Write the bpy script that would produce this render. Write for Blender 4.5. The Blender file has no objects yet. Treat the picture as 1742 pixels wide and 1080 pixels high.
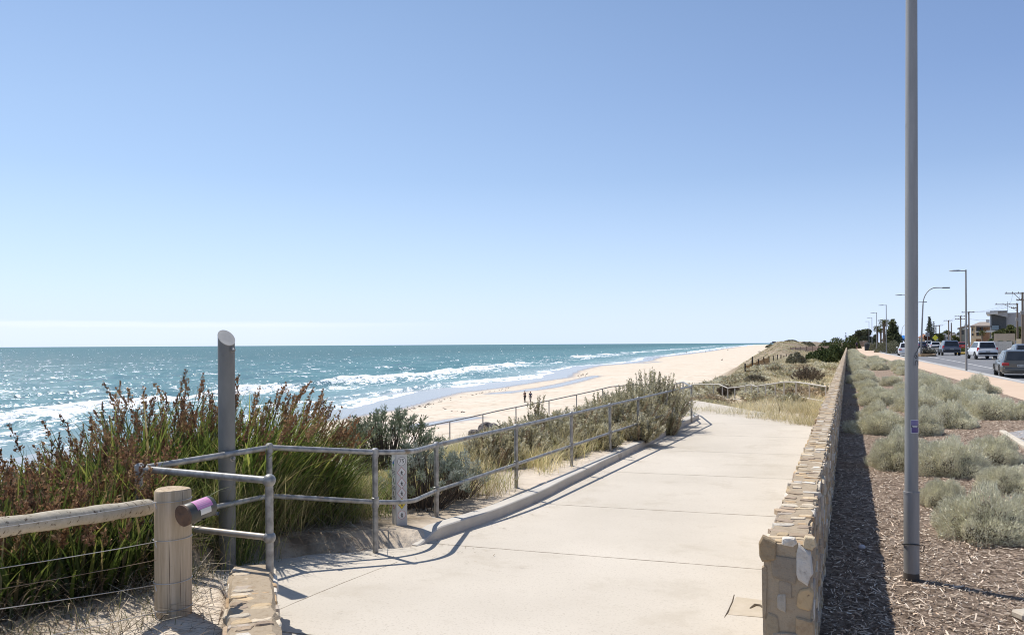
import bpy, math, random
import numpy as np
from mathutils import Vector, Matrix
random.seed(7); rng = np.random.default_rng(11)
SC = bpy.context.scene; COL = SC.collection
PI = math.pi
# ------------------------------------------------------------------ camera model (photo 1742x1080, 28 mm)
F = 1742*28/36.0; ROLL = 0.0055; HZ = 585.5; ZC = 1.98
CR, SR = math.cos(ROLL), math.sin(ROLL)
def ray(u, v):
    x = (u-871)/F; y = (HZ-v)/F
    return (x*CR+y*SR, 1.0, -x*SR+y*CR)
def P(u, v, z):
    d = ray(u, v); k = (z-ZC)/d[2]; return Vector((d[0]*k, k, z))
def D(u, v, Y):
    d = ray(u, v); return Vector((d[0]*Y, Y, ZC+d[2]*Y))
# wall-aligned coordinates: s along the long stone wall, t to its right
P0 = (1.38, 4.41); W2 = (0.3889, 0.9213); N2 = (0.9213, -0.3889)
def st(x, y):
    dx = x-P0[0]; dy = y-P0[1]
    return dx*W2[0]+dy*W2[1], dx*N2[0]+dy*N2[1]
def xy(s, t): return P0[0]+s*W2[0]+t*N2[0], P0[1]+s*W2[1]+t*N2[1]
def sm(a, b, x):
    k = np.clip((x-a)/(b-a), 0, 1); return k*k*(3-2*k)
# value noise (numpy)
_tab = rng.random((256, 256))
def vn(x, y):
    x = np.asarray(x, float); y = np.asarray(y, float)
    xi = np.floor(x).astype(int); yi = np.floor(y).astype(int); fx = x-xi; fy = y-yi
    fx = fx*fx*(3-2*fx); fy = fy*fy*(3-2*fy)
    a = _tab[xi & 255, yi & 255]; b = _tab[(xi+1) & 255, yi & 255]; c = _tab[xi & 255, (yi+1) & 255]; d = _tab[(xi+1) & 255, (yi+1) & 255]
    return (a*(1-fx)+b*fx)*(1-fy)+(c*(1-fx)+d*fx)*fy
def fbm(x, y, o=4):
    r = 0; a = .5
    for i in range(o): r = r+a*vn(x*2**i+17*i, y*2**i+31*i); a *= .5
    return r/(1-.5**o)
# ------------------------------------------------------------------ shore curves (pixels on the waterline level)
SEA = -8.0
def curve(pts, z=SEA):
    q = sorted((st(*P(u, v, z)[:2])) for u, v in pts)
    return np.array([a for a, b in q]), np.array([b for a, b in q])
DRY_S, DRY_T = curve([(-300, 980), (0, 860), (300, 778), (560, 722), (690, 698), (745, 681), (790, 669), (860, 660), (925, 650), (974, 643), (990, 631), (1025, 623),
                      (1085, 618), (1112, 614), (1125, 608), (1157, 604.6), (1182, 601.5), (1218, 596.5), (1240, 592.6), (1262, 589), (1278, 586.5)])
BRA_S, BRA_T = curve([(-300, 760), (0, 716), (60, 706), (150, 693), (240, 683), (330, 673), (420, 664), (530, 656), (640, 645), (700, 638), (760, 632), (850, 622), (915, 614), (980, 607),
                      (1060, 600), (1100, 597), (1160, 592.5), (1215, 588.5)])
BRB_S, BRB_T = curve([(-300, 800), (0, 746), (100, 730), (200, 714), (300, 702), (420, 691), (560, 681), (620, 672), (700, 662), (800, 650), (860, 645), (930, 636), (985, 629), (1060, 617), (1110, 609), (1150, 602), (1200, 594), (1240, 589.5)])
def dry_t(s): return np.interp(s, DRY_S, DRY_T)
# ------------------------------------------------------------------ ground heights
def path_z(s): return -.31*sm(-.5, 6.5, s)
_TLS, _TLT = [-9, -3, -1.03, .1, .4, 1.3, 1.8, 2.8, 19.6, 20.4, 30], [2.0, -.9, -2.75, -3.85, -4.7, -4.9, -4.5, -3.75, -3.75, -8, -8]
def path_l(s): return np.interp(s, _TLS, _TLT)
def path_r(s): return np.interp(s, [-9, 19.5, 20.5, 27.4, 29], [0, 0, -.7, -5, -8])
KS, KT = [-30, 40, 52, 62, 72, 83, 95, 108, 140, 260, 700], [9, 8.1, 7.7, 7.2, 6.5, 5.8, 5.2, 4.9, 4.9, 5.2, 30]
def kerb_t(s): return np.interp(s, KS, KT)
def right_z(s, t): return .10*sm(1, 4.5, t)+.45*sm(40, 100, s)*sm(0, 4, t)+.28*sm(40, 100, s)*(1-sm(0, 4, t))*sm(.25, .6, t)
_CQS, _CQ = [-30, 0, 6, 25, 45, 60, 90, 150, 230, 400, 1200], [3, 3, 1.2, .6, .6, 1.2, 2.6, 6.5, 13, 22, 60]
def terrain(x, y, raw=False):
    x = np.asarray(x, float); y = np.asarray(y, float)
    s, t = st(x, y); q = -(t+3.95)
    G = .23-.41*sm(.2, 5, s)-.35*sm(18, 38, s)
    H = 2.5*sm(120, 215, s)*sm(0, 9, q)
    qc = np.interp(s, _CQS, _CQ)
    lump = (fbm(x*.11+5, y*.11)-.5)
    top = G+H+lump*.9*sm(1, 8, q)*sm(8, 60, s)+lump*.5*sm(1, 6, q)
    foot = -6.3
    T = dry_t(s); qT = -(T+3.95)
    beach = foot-1.55*np.clip((q-qc-22)/np.maximum(qT-qc-22, 8), 0, 1)-.012*np.clip(q-qT, 0, 14)-.06*np.clip(q-qT-14, 0, 60)+.12*(fbm(x*.06, y*.06)-.5)
    kx = np.clip((q-qc)/np.interp(s, [40, 90], [25.5, 15]), 0, 1); k = .72*kx+.28*kx*kx*(3-2*kx); k = k*sm(-.5, 3, q-qc)
    k = np.clip(k+.10*(fbm(x*.16, y*.16, 3)-.5)*4*k*(1-k), 0, 1)
    left = top*(1-k)+beach*k+.05*(fbm(x*1.3, y*1.3, 3)-.5)
    inpath = (s < 29)*1.0
    mid = path_z(s)+0*t
    z = np.where(t > -.05, right_z(s, t), left)
    if raw: return z
    pl = path_l(s); pr = path_r(s)
    ins = np.minimum(t-pl, .3-t); ins = np.where(s > 19.5, np.minimum(t-pl, pr-t), ins)
    m = np.where(s < 30, sm(-.12, .1, ins), 0)
    z = z*(1-m)+(mid-.10)*m
    z = z-.16*sm(.24, .5, t)*(s > -9)
    # road corridor sits on its own sheets
    kt = kerb_t(s); m2 = sm(0, .25, t-(kt-2.75))*(s > -25)
    z = z-.22*m2*sm(.4, 1, s+26)
    # bed of the lower ramp
    for (ax, ay, az), (bx, by, bz) in RAMP:
        dx, dy = bx-ax, by-ay; L2 = dx*dx+dy*dy
        kk = np.clip(((x-ax)*dx+(y-ay)*dy)/L2, 0, 1)
        dd = np.hypot(x-ax-kk*dx, y-ay-kk*dy); zz = az+(bz-az)*kk-.12
        mm = 1-sm(1.3, 3.0, dd)
        z = z*(1-mm)+zz*mm
    return z
RAMP = [((-7.6, 33.5, -3.55), (1.0, 42, -2.2)), ((1.0, 42, -2.2), (7.2, 48.5, -1.25)), ((7.2, 48.5, -1.25), (8.6, 36, -.75)), ((8.6, 36, -.75), (6.3, 27, -.32))]
def gz(x, y): return float(terrain(x, y))
def hit(u, v, z0=0.0):
    d = ray(u, v); k = 3.0; prev = k
    while k < 3000:
        if ZC+d[2]*k <= gz(d[0]*k, k)+z0: break
        prev = k; k *= 1.012
    for _ in range(14):
        m = (prev+k)/2
        if ZC+d[2]*m <= gz(d[0]*m, m)+z0: k = m
        else: prev = m
    return Vector((d[0]*k, k, gz(d[0]*k, k)))
# ------------------------------------------------------------------ materials
MATS = {}
def nodes(name):
    m = bpy.data.materials.new(name); m.use_nodes = True; nt = m.node_tree
    return m, nt, nt.nodes['Principled BSDF'], nt.links.new
def nz(nt, scale, detail=5, rough=.55, coord='Object', mapping=None):
    tc = nt.nodes.new('ShaderNodeTexCoord'); n = nt.nodes.new('ShaderNodeTexNoise')
    n.inputs['Scale'].default_value = scale; n.inputs['Detail'].default_value = detail; n.inputs['Roughness'].default_value = rough
    src = tc.outputs[coord]
    if mapping:
        mp = nt.nodes.new('ShaderNodeMapping'); mp.inputs['Scale'].default_value = mapping.get('scale', (1, 1, 1)); mp.inputs['Rotation'].default_value = mapping.get('rot', (0, 0, 0))
        nt.links.new(src, mp.inputs['Vector']); src = mp.outputs['Vector']
    nt.links.new(src, n.inputs['Vector']); return n.outputs['Fac']
def mixc(nt, fac, a, b, mode='MIX'):
    n = nt.nodes.new('ShaderNodeMix'); n.data_type = 'RGBA'; n.blend_type = mode
    for sock, v in ((n.inputs[0], fac), (n.inputs[6], a), (n.inputs[7], b)):
        if isinstance(v, (int, float)): sock.default_value = v
        elif isinstance(v, tuple): sock.default_value = v if len(v) == 4 else (*v, 1)
        else: nt.links.new(v, sock)
    return n.outputs[2]
def ramp(nt, fac, stops):
    r = nt.nodes.new('ShaderNodeValToRGB'); e = r.color_ramp.elements
    while len(e) < len(stops): e.new(.5)
    for el, (p, c) in zip(e, stops):
        el.position = p; el.color = (c, c, c, 1) if isinstance(c, (int, float)) else (*c, 1)
    nt.links.new(fac, r.inputs[0]); return r.outputs[0]
def mth(nt, op, a, b=0.0, c=None, clamp=False):
    n = nt.nodes.new('ShaderNodeMath'); n.operation = op; n.use_clamp = clamp
    for i, v in enumerate((a, b) if c is None else (a, b, c)):
        if isinstance(v, (int, float)): n.inputs[i].default_value = v
        else: nt.links.new(v, n.inputs[i])
    return n.outputs[0]
def attr(nt, name, out='Fac'):
    a = nt.nodes.new('ShaderNodeAttribute'); a.attribute_name = name; return a.outputs[out]
def bump(nt, h, strength, dist, bsdf):
    b = nt.nodes.new('ShaderNodeBump'); b.inputs['Strength'].default_value = strength; b.inputs['Distance'].default_value = dist
    nt.links.new(h, b.inputs['Height']); nt.links.new(b.outputs[0], bsdf.inputs['Normal'])
def M(name, c1, c2=None, scale=6, rough=.7, metal=0., bmp=0., bs=None, bd=.01, tint=False, transl=0., spec=.5, mapping=None, lo=.35, hi=.65, dirt=None):
    if name in MATS: return MATS[name]
    m, nt, b, L = nodes(name)
    c2 = c2 or tuple(x*.82 for x in c1)
    col = mixc(nt, ramp(nt, nz(nt, scale, mapping=mapping), [(lo, 0.), (hi, 1.)]), c1, c2)
    if dirt: col = mixc(nt, ramp(nt, nz(nt, dirt[1], 8, .65), [(dirt[2], 0.), (dirt[2]+.12, 1.)]), col, dirt[0])
    if tint: col = mixc(nt, 1.0, col, attr(nt, 'tint', 'Color'), 'MULTIPLY')
    L(col, b.inputs['Base Color']); b.inputs['Roughness'].default_value = rough; b.inputs['Metallic'].default_value = metal
    b.inputs['Specular IOR Level'].default_value = spec
    if bmp: bump(nt, nz(nt, bs or scale*4, 6, mapping=mapping), bmp, bd, b)
    if transl:
        out = nt.nodes['Material Output']; tr = nt.nodes.new('ShaderNodeBsdfTranslucent'); mx = nt.nodes.new('ShaderNodeMixShader')
        L(col, tr.inputs['Color']); mx.inputs[0].default_value = transl; L(b.outputs[0], mx.inputs[1]); L(tr.outputs[0], mx.inputs[2]); L(mx.outputs[0], out.inputs['Surface'])
    MATS[name] = m; return m
# ------------------------------------------------------------------ mesh helpers
def tag(o, label=None, cat=None, group=None, kind=None):
    if label: o['label'] = label
    if cat: o['category'] = cat
    if group: o['group'] = group
    if kind: o['kind'] = kind
    return o
def thing(name, label, cat, loc=(0, 0, 0), rz=0, group=None):
    o = bpy.data.objects.new(name, None); COL.objects.link(o); o.empty_display_size = .1
    o.location = loc; o.rotation_euler = (0, 0, rz); return tag(o, label, cat, group)
def wpos(p):
    o = Vector((0, 0, 0))
    while p is not None: o = o+p.location; p = p.parent
    return o
class MB:
    def __init__(s): s.v = []; s.f = []; s.c = []; s.cur = (1, 1, 1)
    def add(s, vs, fs):
        o = len(s.v); s.v += [tuple(x) for x in vs]; s.c += [s.cur]*len(vs); s.f += [tuple(i+o for i in f) for f in fs]; return s
    def box(s, c, sz, rz=0, bev=0., M3=None):
        x, y, z = [k/2 for k in sz]
        if bev:
            b = min(bev, x*.9, y*.9, z*.9); vs = []
            for sx in (-1, 1):
                for sy in (-1, 1):
                    for sz_ in (-1, 1): vs += [(sx*(x-b), sy*(y-b), sz_*z), (sx*(x-b), sy*y, sz_*(z-b)), (sx*x, sy*(y-b), sz_*(z-b))]
            def I(a, b_, c_, k): return ((a > 0)*4+(b_ > 0)*2+(c_ > 0))*3+k
            fs = []
            for e in (-1, 1):
                fs += [[I(-1, -1, e, 0), I(1, -1, e, 0), I(1, 1, e, 0), I(-1, 1, e, 0)], [I(-1, e, -1, 1), I(1, e, -1, 1), I(1, e, 1, 1), I(-1, e, 1, 1)], [I(e, -1, -1, 2), I(e, 1, -1, 2), I(e, 1, 1, 2), I(e, -1, 1, 2)]]
                for g in (-1, 1):
                    fs += [[I(-1, e, g, 0), I(1, e, g, 0), I(1, e, g, 1), I(-1, e, g, 1)], [I(e, -1, g, 0), I(e, 1, g, 0), I(e, 1, g, 2), I(e, -1, g, 2)], [I(e, g, -1, 1), I(e, g, 1, 1), I(e, g, 1, 2), I(e, g, -1, 2)]]
                    for h in (-1, 1): fs.append([I(e, g, h, 0), I(e, g, h, 1), I(e, g, h, 2)])
        else:
            vs = [(a, b, d) for a in (-x, x) for b in (-y, y) for d in (-z, z)]
            fs = [(0, 1, 3, 2), (4, 6, 7, 5), (0, 4, 5, 1), (2, 3, 7, 6), (0, 2, 6, 4), (1, 5, 7, 3)]
        R = M3 or Matrix.Rotation(rz, 3, 'Z'); c = Vector(c)
        return s.add([R @ Vector(v)+c for v in vs], fs)
    def tube(s, pts, r, n=10, caps=True, closed=False):
        pts = [Vector(p) for p in pts]; N = len(pts); rs = r if isinstance(r, (list, tuple)) else [r]*N
        vs = []; ref = None
        for i, p in enumerate(pts):
            a = pts[max(i-1, 0)]; b = pts[min(i+1, N-1)]
            if closed: a = pts[i-1]; b = pts[(i+1) % N]
            d = (b-a).normalized()
            if ref is None: ref = Vector((0, 0, 1)) if abs(d.z) < .9 else Vector((1, 0, 0))
            x = (ref-d*ref.dot(d)).normalized(); y = d.cross(x); ref = x
            vs += [p+(x*math.cos(2*PI*k/n)+y*math.sin(2*PI*k/n))*rs[i] for k in range(n)]
        fs = []
        for i in range(N if closed else N-1):
            j = (i+1) % N
            fs += [(i*n+k, i*n+(k+1) % n, j*n+(k+1) % n, j*n+k) for k in range(n)]
        if caps and not closed: fs += [tuple(range(n))[::-1], tuple((N-1)*n+k for k in range(n))]
        return s.add(vs, fs)
    def lathe(s, c, prof, n=16, axis=None):
        c = Vector(c); vs = []; fs = []
        R = axis or Matrix.Identity(3)
        for r, z in prof: vs += [c+R @ Vector((r*math.cos(2*PI*k/n), r*math.sin(2*PI*k/n), z)) for k in range(n)]
        for i in range(len(prof)-1): fs += [(i*n+k, i*n+(k+1) % n, (i+1)*n+(k+1) % n, (i+1)*n+k) for k in range(n)]
        fs += [tuple(range(n))[::-1], tuple((len(prof)-1)*n+k for k in range(n))]
        return s.add(vs, fs)
    def ball(s, c, r, n=12, m=7):
        rr = r if isinstance(r, (tuple, list)) else (r, r, r); c = Vector(c); vs = [c+Vector((0, 0, -rr[2]))]; fs = []
        for i in range(1, m):
            a = -PI/2+PI*i/m
            vs += [c+Vector((rr[0]*math.cos(a)*math.cos(2*PI*k/n), rr[1]*math.cos(a)*math.sin(2*PI*k/n), rr[2]*math.sin(a))) for k in range(n)]
        vs.append(c+Vector((0, 0, rr[2]))); top = len(vs)-1
        for k in range(n):
            fs.append((0, 1+(k+1) % n, 1+k)); fs.append((top, 1+(m-2)*n+k, 1+(m-2)*n+(k+1) % n))
            for i in range(m-2): fs.append((1+i*n+k, 1+i*n+(k+1) % n, 1+(i+1)*n+(k+1) % n, 1+(i+1)*n+k))
        return s.add(vs, fs)
    def poly(s, pts, thick=0, nrm=None):
        n = len(pts); pts = [Vector(p) for p in pts]
        if not thick: return s.add(pts, [tuple(range(n))])
        nrm = Vector(nrm) if nrm is not None else (pts[1]-pts[0]).cross(pts[2]-pts[0]).normalized()
        return s.add(pts+[p+nrm*thick for p in pts], [tuple(range(n))[::-1], tuple(range(n, 2*n))]+[(k, (k+1) % n, n+(k+1) % n, n+k) for k in range(n)])
    def build(s, name, m, parent=None, smooth=False, angle=None, tint=None):
        o = Vector((0, 0, 0)) if parent is None else wpos(parent)
        me = bpy.data.meshes.new(name); me.from_pydata([(x-o.x, y-o.y, z-o.z) for x, y, z in s.v], [], s.f)
        ob = bpy.data.objects.new(name, me); COL.objects.link(ob); ob.parent = parent
        me.materials.append(m)
        a = me.color_attributes.new('tint', 'FLOAT_COLOR', 'POINT')
        a.data.foreach_set('color', np.array([(*c, 1) for c in s.c], np.float32).ravel())
        if smooth:
            me.polygons.foreach_set('use_smooth', [True]*len(me.polygons))
            me.set_sharp_from_angle(angle=math.radians(angle or 40))
        me.update(); return ob
def npmesh(name, V, Q, m, parent=None, cols=None, floats=None, smooth=False, origin=None):
    V = np.asarray(V, np.float32); Q = np.asarray(Q, np.int32); k = Q.shape[1]
    me = bpy.data.meshes.new(name); o = np.array(origin if origin is not None else (wpos(parent) if parent else (0, 0, 0)), np.float32)
    me.vertices.add(len(V)); me.vertices.foreach_set('co', (V-o).ravel())
    me.loops.add(Q.size); me.loops.foreach_set('vertex_index', Q.ravel())
    me.polygons.add(len(Q)); me.polygons.foreach_set('loop_start', np.arange(0, Q.size, k, dtype=np.int32))
    me.update(calc_edges=True)
    if cols is not None:
        a = me.color_attributes.new('tint', 'FLOAT_COLOR', 'POINT'); C = np.ones((len(V), 4), np.float32); C[:, :3] = cols; a.data.foreach_set('color', C.ravel())
    for n, d in (floats or {}).items():
        a = me.attributes.new(n, 'FLOAT', 'POINT'); a.data.foreach_set('value', np.asarray(d, np.float32))
    if smooth: me.polygons.foreach_set('use_smooth', np.ones(len(Q), bool))
    me.materials.append(m)
    ob = bpy.data.objects.new(name, me); COL.objects.link(ob); ob.parent = parent
    if origin is not None and parent is None: ob.location = origin
    return ob
def grid_faces(n, m):
    i = np.arange(n-1)[:, None]*m+np.arange(m-1)[None, :]; i = i.ravel()
    return np.stack([i, i+1, i+m+1, i+m], 1)
def blades(pos, az, lean, curl, length, width, col, seg=4, tipw=.12, twist=None):
    """strap leaves: pos (N,3); returns V, Q, C"""
    N = len(pos); t = np.linspace(0, 1, seg+1)
    th = lean[:, None]+curl[:, None]*t[None, :]**1.4
    ds = length[:, None]/seg
    hx = np.concatenate([np.zeros((N, 1)), np.cumsum(np.sin(th[:, :-1])*ds, 1)], 1); hz = np.concatenate([np.zeros((N, 1)), np.cumsum(np.cos(th[:, :-1])*ds, 1)], 1)
    cx, sx = np.cos(az), np.sin(az)
    c = np.stack([pos[:, 0:1]+hx*cx[:, None], pos[:, 1:2]+hx*sx[:, None], pos[:, 2:3]+hz], 2)
    ta = az+PI/2+(twist if twist is not None else 0)
    w = width[:, None]*.5*np.clip(tipw+(1-tipw)*(1-t[None, :]**2.2), 0, 1)
    off = np.stack([w*np.cos(ta)[:, None], w*np.sin(ta)[:, None], np.zeros_like(w)], 2)
    V = np.stack([c-off, c+off], 2).reshape(-1, 3)
    b = np.arange(N)[:, None]*(seg+1)*2+np.arange(seg)[None, :]*2; b = b.ravel()
    Q = np.stack([b, b+1, b+3, b+2], 1)
    C = np.repeat(col, (seg+1)*2, 0)
    return V, Q, C
def leaves(cen, nrm, length, width, col, spread=.8, R=None):
    R = R or rng; N = len(cen)
    d = nrm+R.normal(0, spread, (N, 3)); d /= np.linalg.norm(d, axis=1, keepdims=True)+1e-9
    r = R.normal(0, 1, (N, 3)); sd = np.cross(d, r); sd /= np.linalg.norm(sd, axis=1, keepdims=True)+1e-9
    l = length[:, None]; w = width[:, None]*.5
    V = np.stack([cen-d*l*.5, cen+sd*w, cen+d*l*.5, cen-sd*w], 1).reshape(-1, 3)
    Q = np.arange(4*N).reshape(N, 4); return V, Q, np.repeat(col, 4, 0)
def join(parts):
    V, Q, C, o = [], [], [], 0
    for v, q, c in parts: V.append(v); Q.append(q+o); C.append(c); o += len(v)
    return np.concatenate(V), np.concatenate(Q), np.concatenate(C)
def copy_tree(o, parent=None):
    c = o.copy(); COL.objects.link(c); c.parent = parent
    for ch in o.children: copy_tree(ch, c)
    return c
def pal(N, cols, jit=.12, w=None, R=None):
    R = R or rng; cols = np.array(cols, float); i = R.choice(len(cols), N, p=w)
    return np.clip(cols[i]*(1+R.normal(0, jit, (N, 1))), 0, 1.5)
# ================================================================== SETTING
def seg_dist(x, y, pts):
    d = np.full(np.shape(x), 1e9)
    for (ax, ay), (bx, by) in zip(pts[:-1], pts[1:]):
        dx, dy = bx-ax, by-ay; k = np.clip(((x-ax)*dx+(y-ay)*dy)/(dx*dx+dy*dy+1e-9), 0, 1)
        d = np.minimum(d, np.hypot(x-ax-k*dx, y-ay-k*dy))
    return d
def build_ground():
    ang = np.radians(np.arange(-80, 80.1, .36)); r = [1.2]
    while r[-1] < 9000: r.append(r[-1]*(1.021 if r[-1] < 1200 else 1.12)+.01)
    r = np.array(r); A, R = np.meshgrid(ang, r); X = R*np.sin(A); Y = R*np.cos(A)-1.5
    Z = terrain(X, Y); s, t = st(X, Y); T = dry_t(s)
    far = sm(2200, 5000, R); Z = np.where(t < T, Z-40*far, Z)
    wob = 5*(fbm(X*.05, Y*.02)-.5)+2.2*(fbm(X*.3, Y*.12, 3)-.5)
    wet = sm(1.2, -1.6, (t-T)+wob*.5)
    for pts in ([(848, 667), (900, 663), (940, 657), (974, 649), (1000, 641), (1012, 638)], [(690, 729), (735, 724), (790, 716)], [(1085, 617), (1120, 614)]):
        w = [tuple(P(u, v, -7.3)[:2]) for u, v in pts]
        wet = np.maximum(wet, sm(3.4, 1.8, seg_dist(X, Y, w)+wob*.35))
    q = -(t+3.95); qc = np.interp(s, _CQS, _CQ)
    veg = sm(.2, 1.2, q)*sm(17, 11, q-qc+5*(fbm(X*.1, Y*.1)-.5))
    veg = np.maximum(veg, .95*sm(9, 3.5, s)*sm(-.3, .6, q)*sm(14, 9, q)); veg = np.where(t > 0, 0, veg)
    m, nt, b, L = nodes('dune_sand')
    fine = nz(nt, 3.0, 8, .7); big = nz(nt, .12, 5); trk = nz(nt, .55, 6, .6)
    sand = mixc(nt, ramp(nt, big, [(.35, 0.), (.65, 1.)]), (.64, .545, .43), (.70, .61, .50))
    sand = mixc(nt, ramp(nt, trk, [(.32, .85), (.48, 0.)]), sand, (.47, .385, .29))
    sand = mixc(nt, ramp(nt, fine, [(.30, .5), (.5, 0.)]), sand, (.42, .34, .25))
    lit = mixc(nt, ramp(nt, nz(nt, 5, 6), [(.4, 0.), (.6, 1.)]), (.155, .115, .075), (.33, .265, .185))
    vg = mth(nt, 'MULTIPLY', attr(nt, 'veg'), ramp(nt, nz(nt, 1.1, 7, .7), [(.36, .42), (.52, 1.)]))
    col = mixc(nt, vg, sand, lit)
    wa = attr(nt, 'wet'); col = mixc(nt, wa, col, (.30, .27, .25))
    L(col, b.inputs['Base Color'])
    L(mth(nt, 'MULTIPLY_ADD', wa, -.80, .95), b.inputs['Roughness'])
    L(mth(nt, 'MULTIPLY_ADD', wa, .45, .05), b.inputs['Specular IOR Level'])
    L_h = mth(nt, 'MULTIPLY', mth(nt, 'ADD', nz(nt, 2.2, 8, .7), mth(nt, 'MULTIPLY', trk, 1.2)), mth(nt, 'SUBTRACT', 1.02, wa, clamp=True)); bump(nt, L_h, .7, .09, b)
    V = np.stack([X, Y, Z], 2).reshape(-1, 3)
    g = npmesh('ground', V, grid_faces(*X.shape)[:, ::-1], m, floats={'wet': wet.ravel(), 'veg': veg.ravel()}, smooth=True)
    tag(g, 'pale beach sand and dune ground running from the path edge to the horizon', 'ground', kind='structure')
def sgrid(name, S, tl, tr, n, zf, mt, label, cat, dz=0.0):
    S = np.asarray(S, float); k = np.linspace(0, 1, n)[None, :]
    l = tl(S)[:, None]; r = tr(S)[:, None]; T = l*(1-k)+r*k; SS = S[:, None]+0*T
    X, Y = xy(SS, T); Z = zf(SS, T)+dz
    o = npmesh(name, np.stack([X, Y, Z], 2).reshape(-1, 3), grid_faces(*X.shape)[:, ::-1], mt, smooth=True)
    return tag(o, label, cat, kind='structure')
def concrete_mat():
    m, nt, b, L = nodes('path_concrete')
    c = mixc(nt, ramp(nt, nz(nt, .35, 6), [(.35, 0.), (.7, 1.)]), (.515, .462, .385), (.615, .555, .468))
    c = mixc(nt, ramp(nt, nz(nt, 60, 4), [(.3, .8), (.45, 0.)]), c, (.41, .36, .29))
    c = mixc(nt, ramp(nt, nz(nt, 1.1, 9, .72), [(.30, .8), (.46, 0.)]), c, (.455, .40, .32))
    tc = nt.nodes.new('ShaderNodeTexCoord'); sp = nt.nodes.new('ShaderNodeSeparateXYZ'); L(tc.outputs['Object'], sp.inputs[0])
    wob = mth(nt, 'MULTIPLY', mth(nt, 'SUBTRACT', nz(nt, 7, 6), .5), .03)
    d = mth(nt, 'ADD', mth(nt, 'ADD', mth(nt, 'MULTIPLY', sp.outputs[0], .2845), mth(nt, 'MULTIPLY', sp.outputs[1], .9587)), wob)
    fr = mth(nt, 'ABSOLUTE', mth(nt, 'SUBTRACT', mth(nt, 'FRACT', mth(nt, 'DIVIDE', mth(nt, 'ADD', d, -7.95+1.555+31.1), 3.11)), .5))
    jn = mth(nt, 'LESS_THAN', fr, .0042)
    # a saw cut across the near slab
    a, bq = P(470, 1036, 0), P(640, 962, -.03); e = (bq-a).normalized()
    d2 = mth(nt, 'ABSOLUTE', mth(nt, 'ADD', mth(nt, 'ADD', mth(nt, 'MULTIPLY', mth(nt, 'SUBTRACT', sp.outputs[0], a.x), -e.y), mth(nt, 'MULTIPLY', mth(nt, 'SUBTRACT', sp.outputs[1], a.y), e.x)), mth(nt, 'MULTIPLY', wob, .6)))
    jn2 = mth(nt, 'MULTIPLY', mth(nt, 'LESS_THAN', d2, .006), mth(nt, 'LESS_THAN', sp.outputs[1], 7.6))
    ja = mth(nt, 'MULTIPLY', mth(nt, 'MAXIMUM', jn, jn2), ramp(nt, nz(nt, 2.0, 4), [(.3, .55), (.6, .95)]))
    L(mixc(nt, ja, c, (.17, .14, .10)), b.inputs['Base Color']); b.inputs['Roughness'].default_value = .9; b.inputs['Specular IOR Level'].default_value = .2
    bump(nt, mth(nt, 'SUBTRACT', nz(nt, 45, 6, .7), mth(nt, 'MULTIPLY', jn, 2.0)), .25, .006, b); return m
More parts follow.
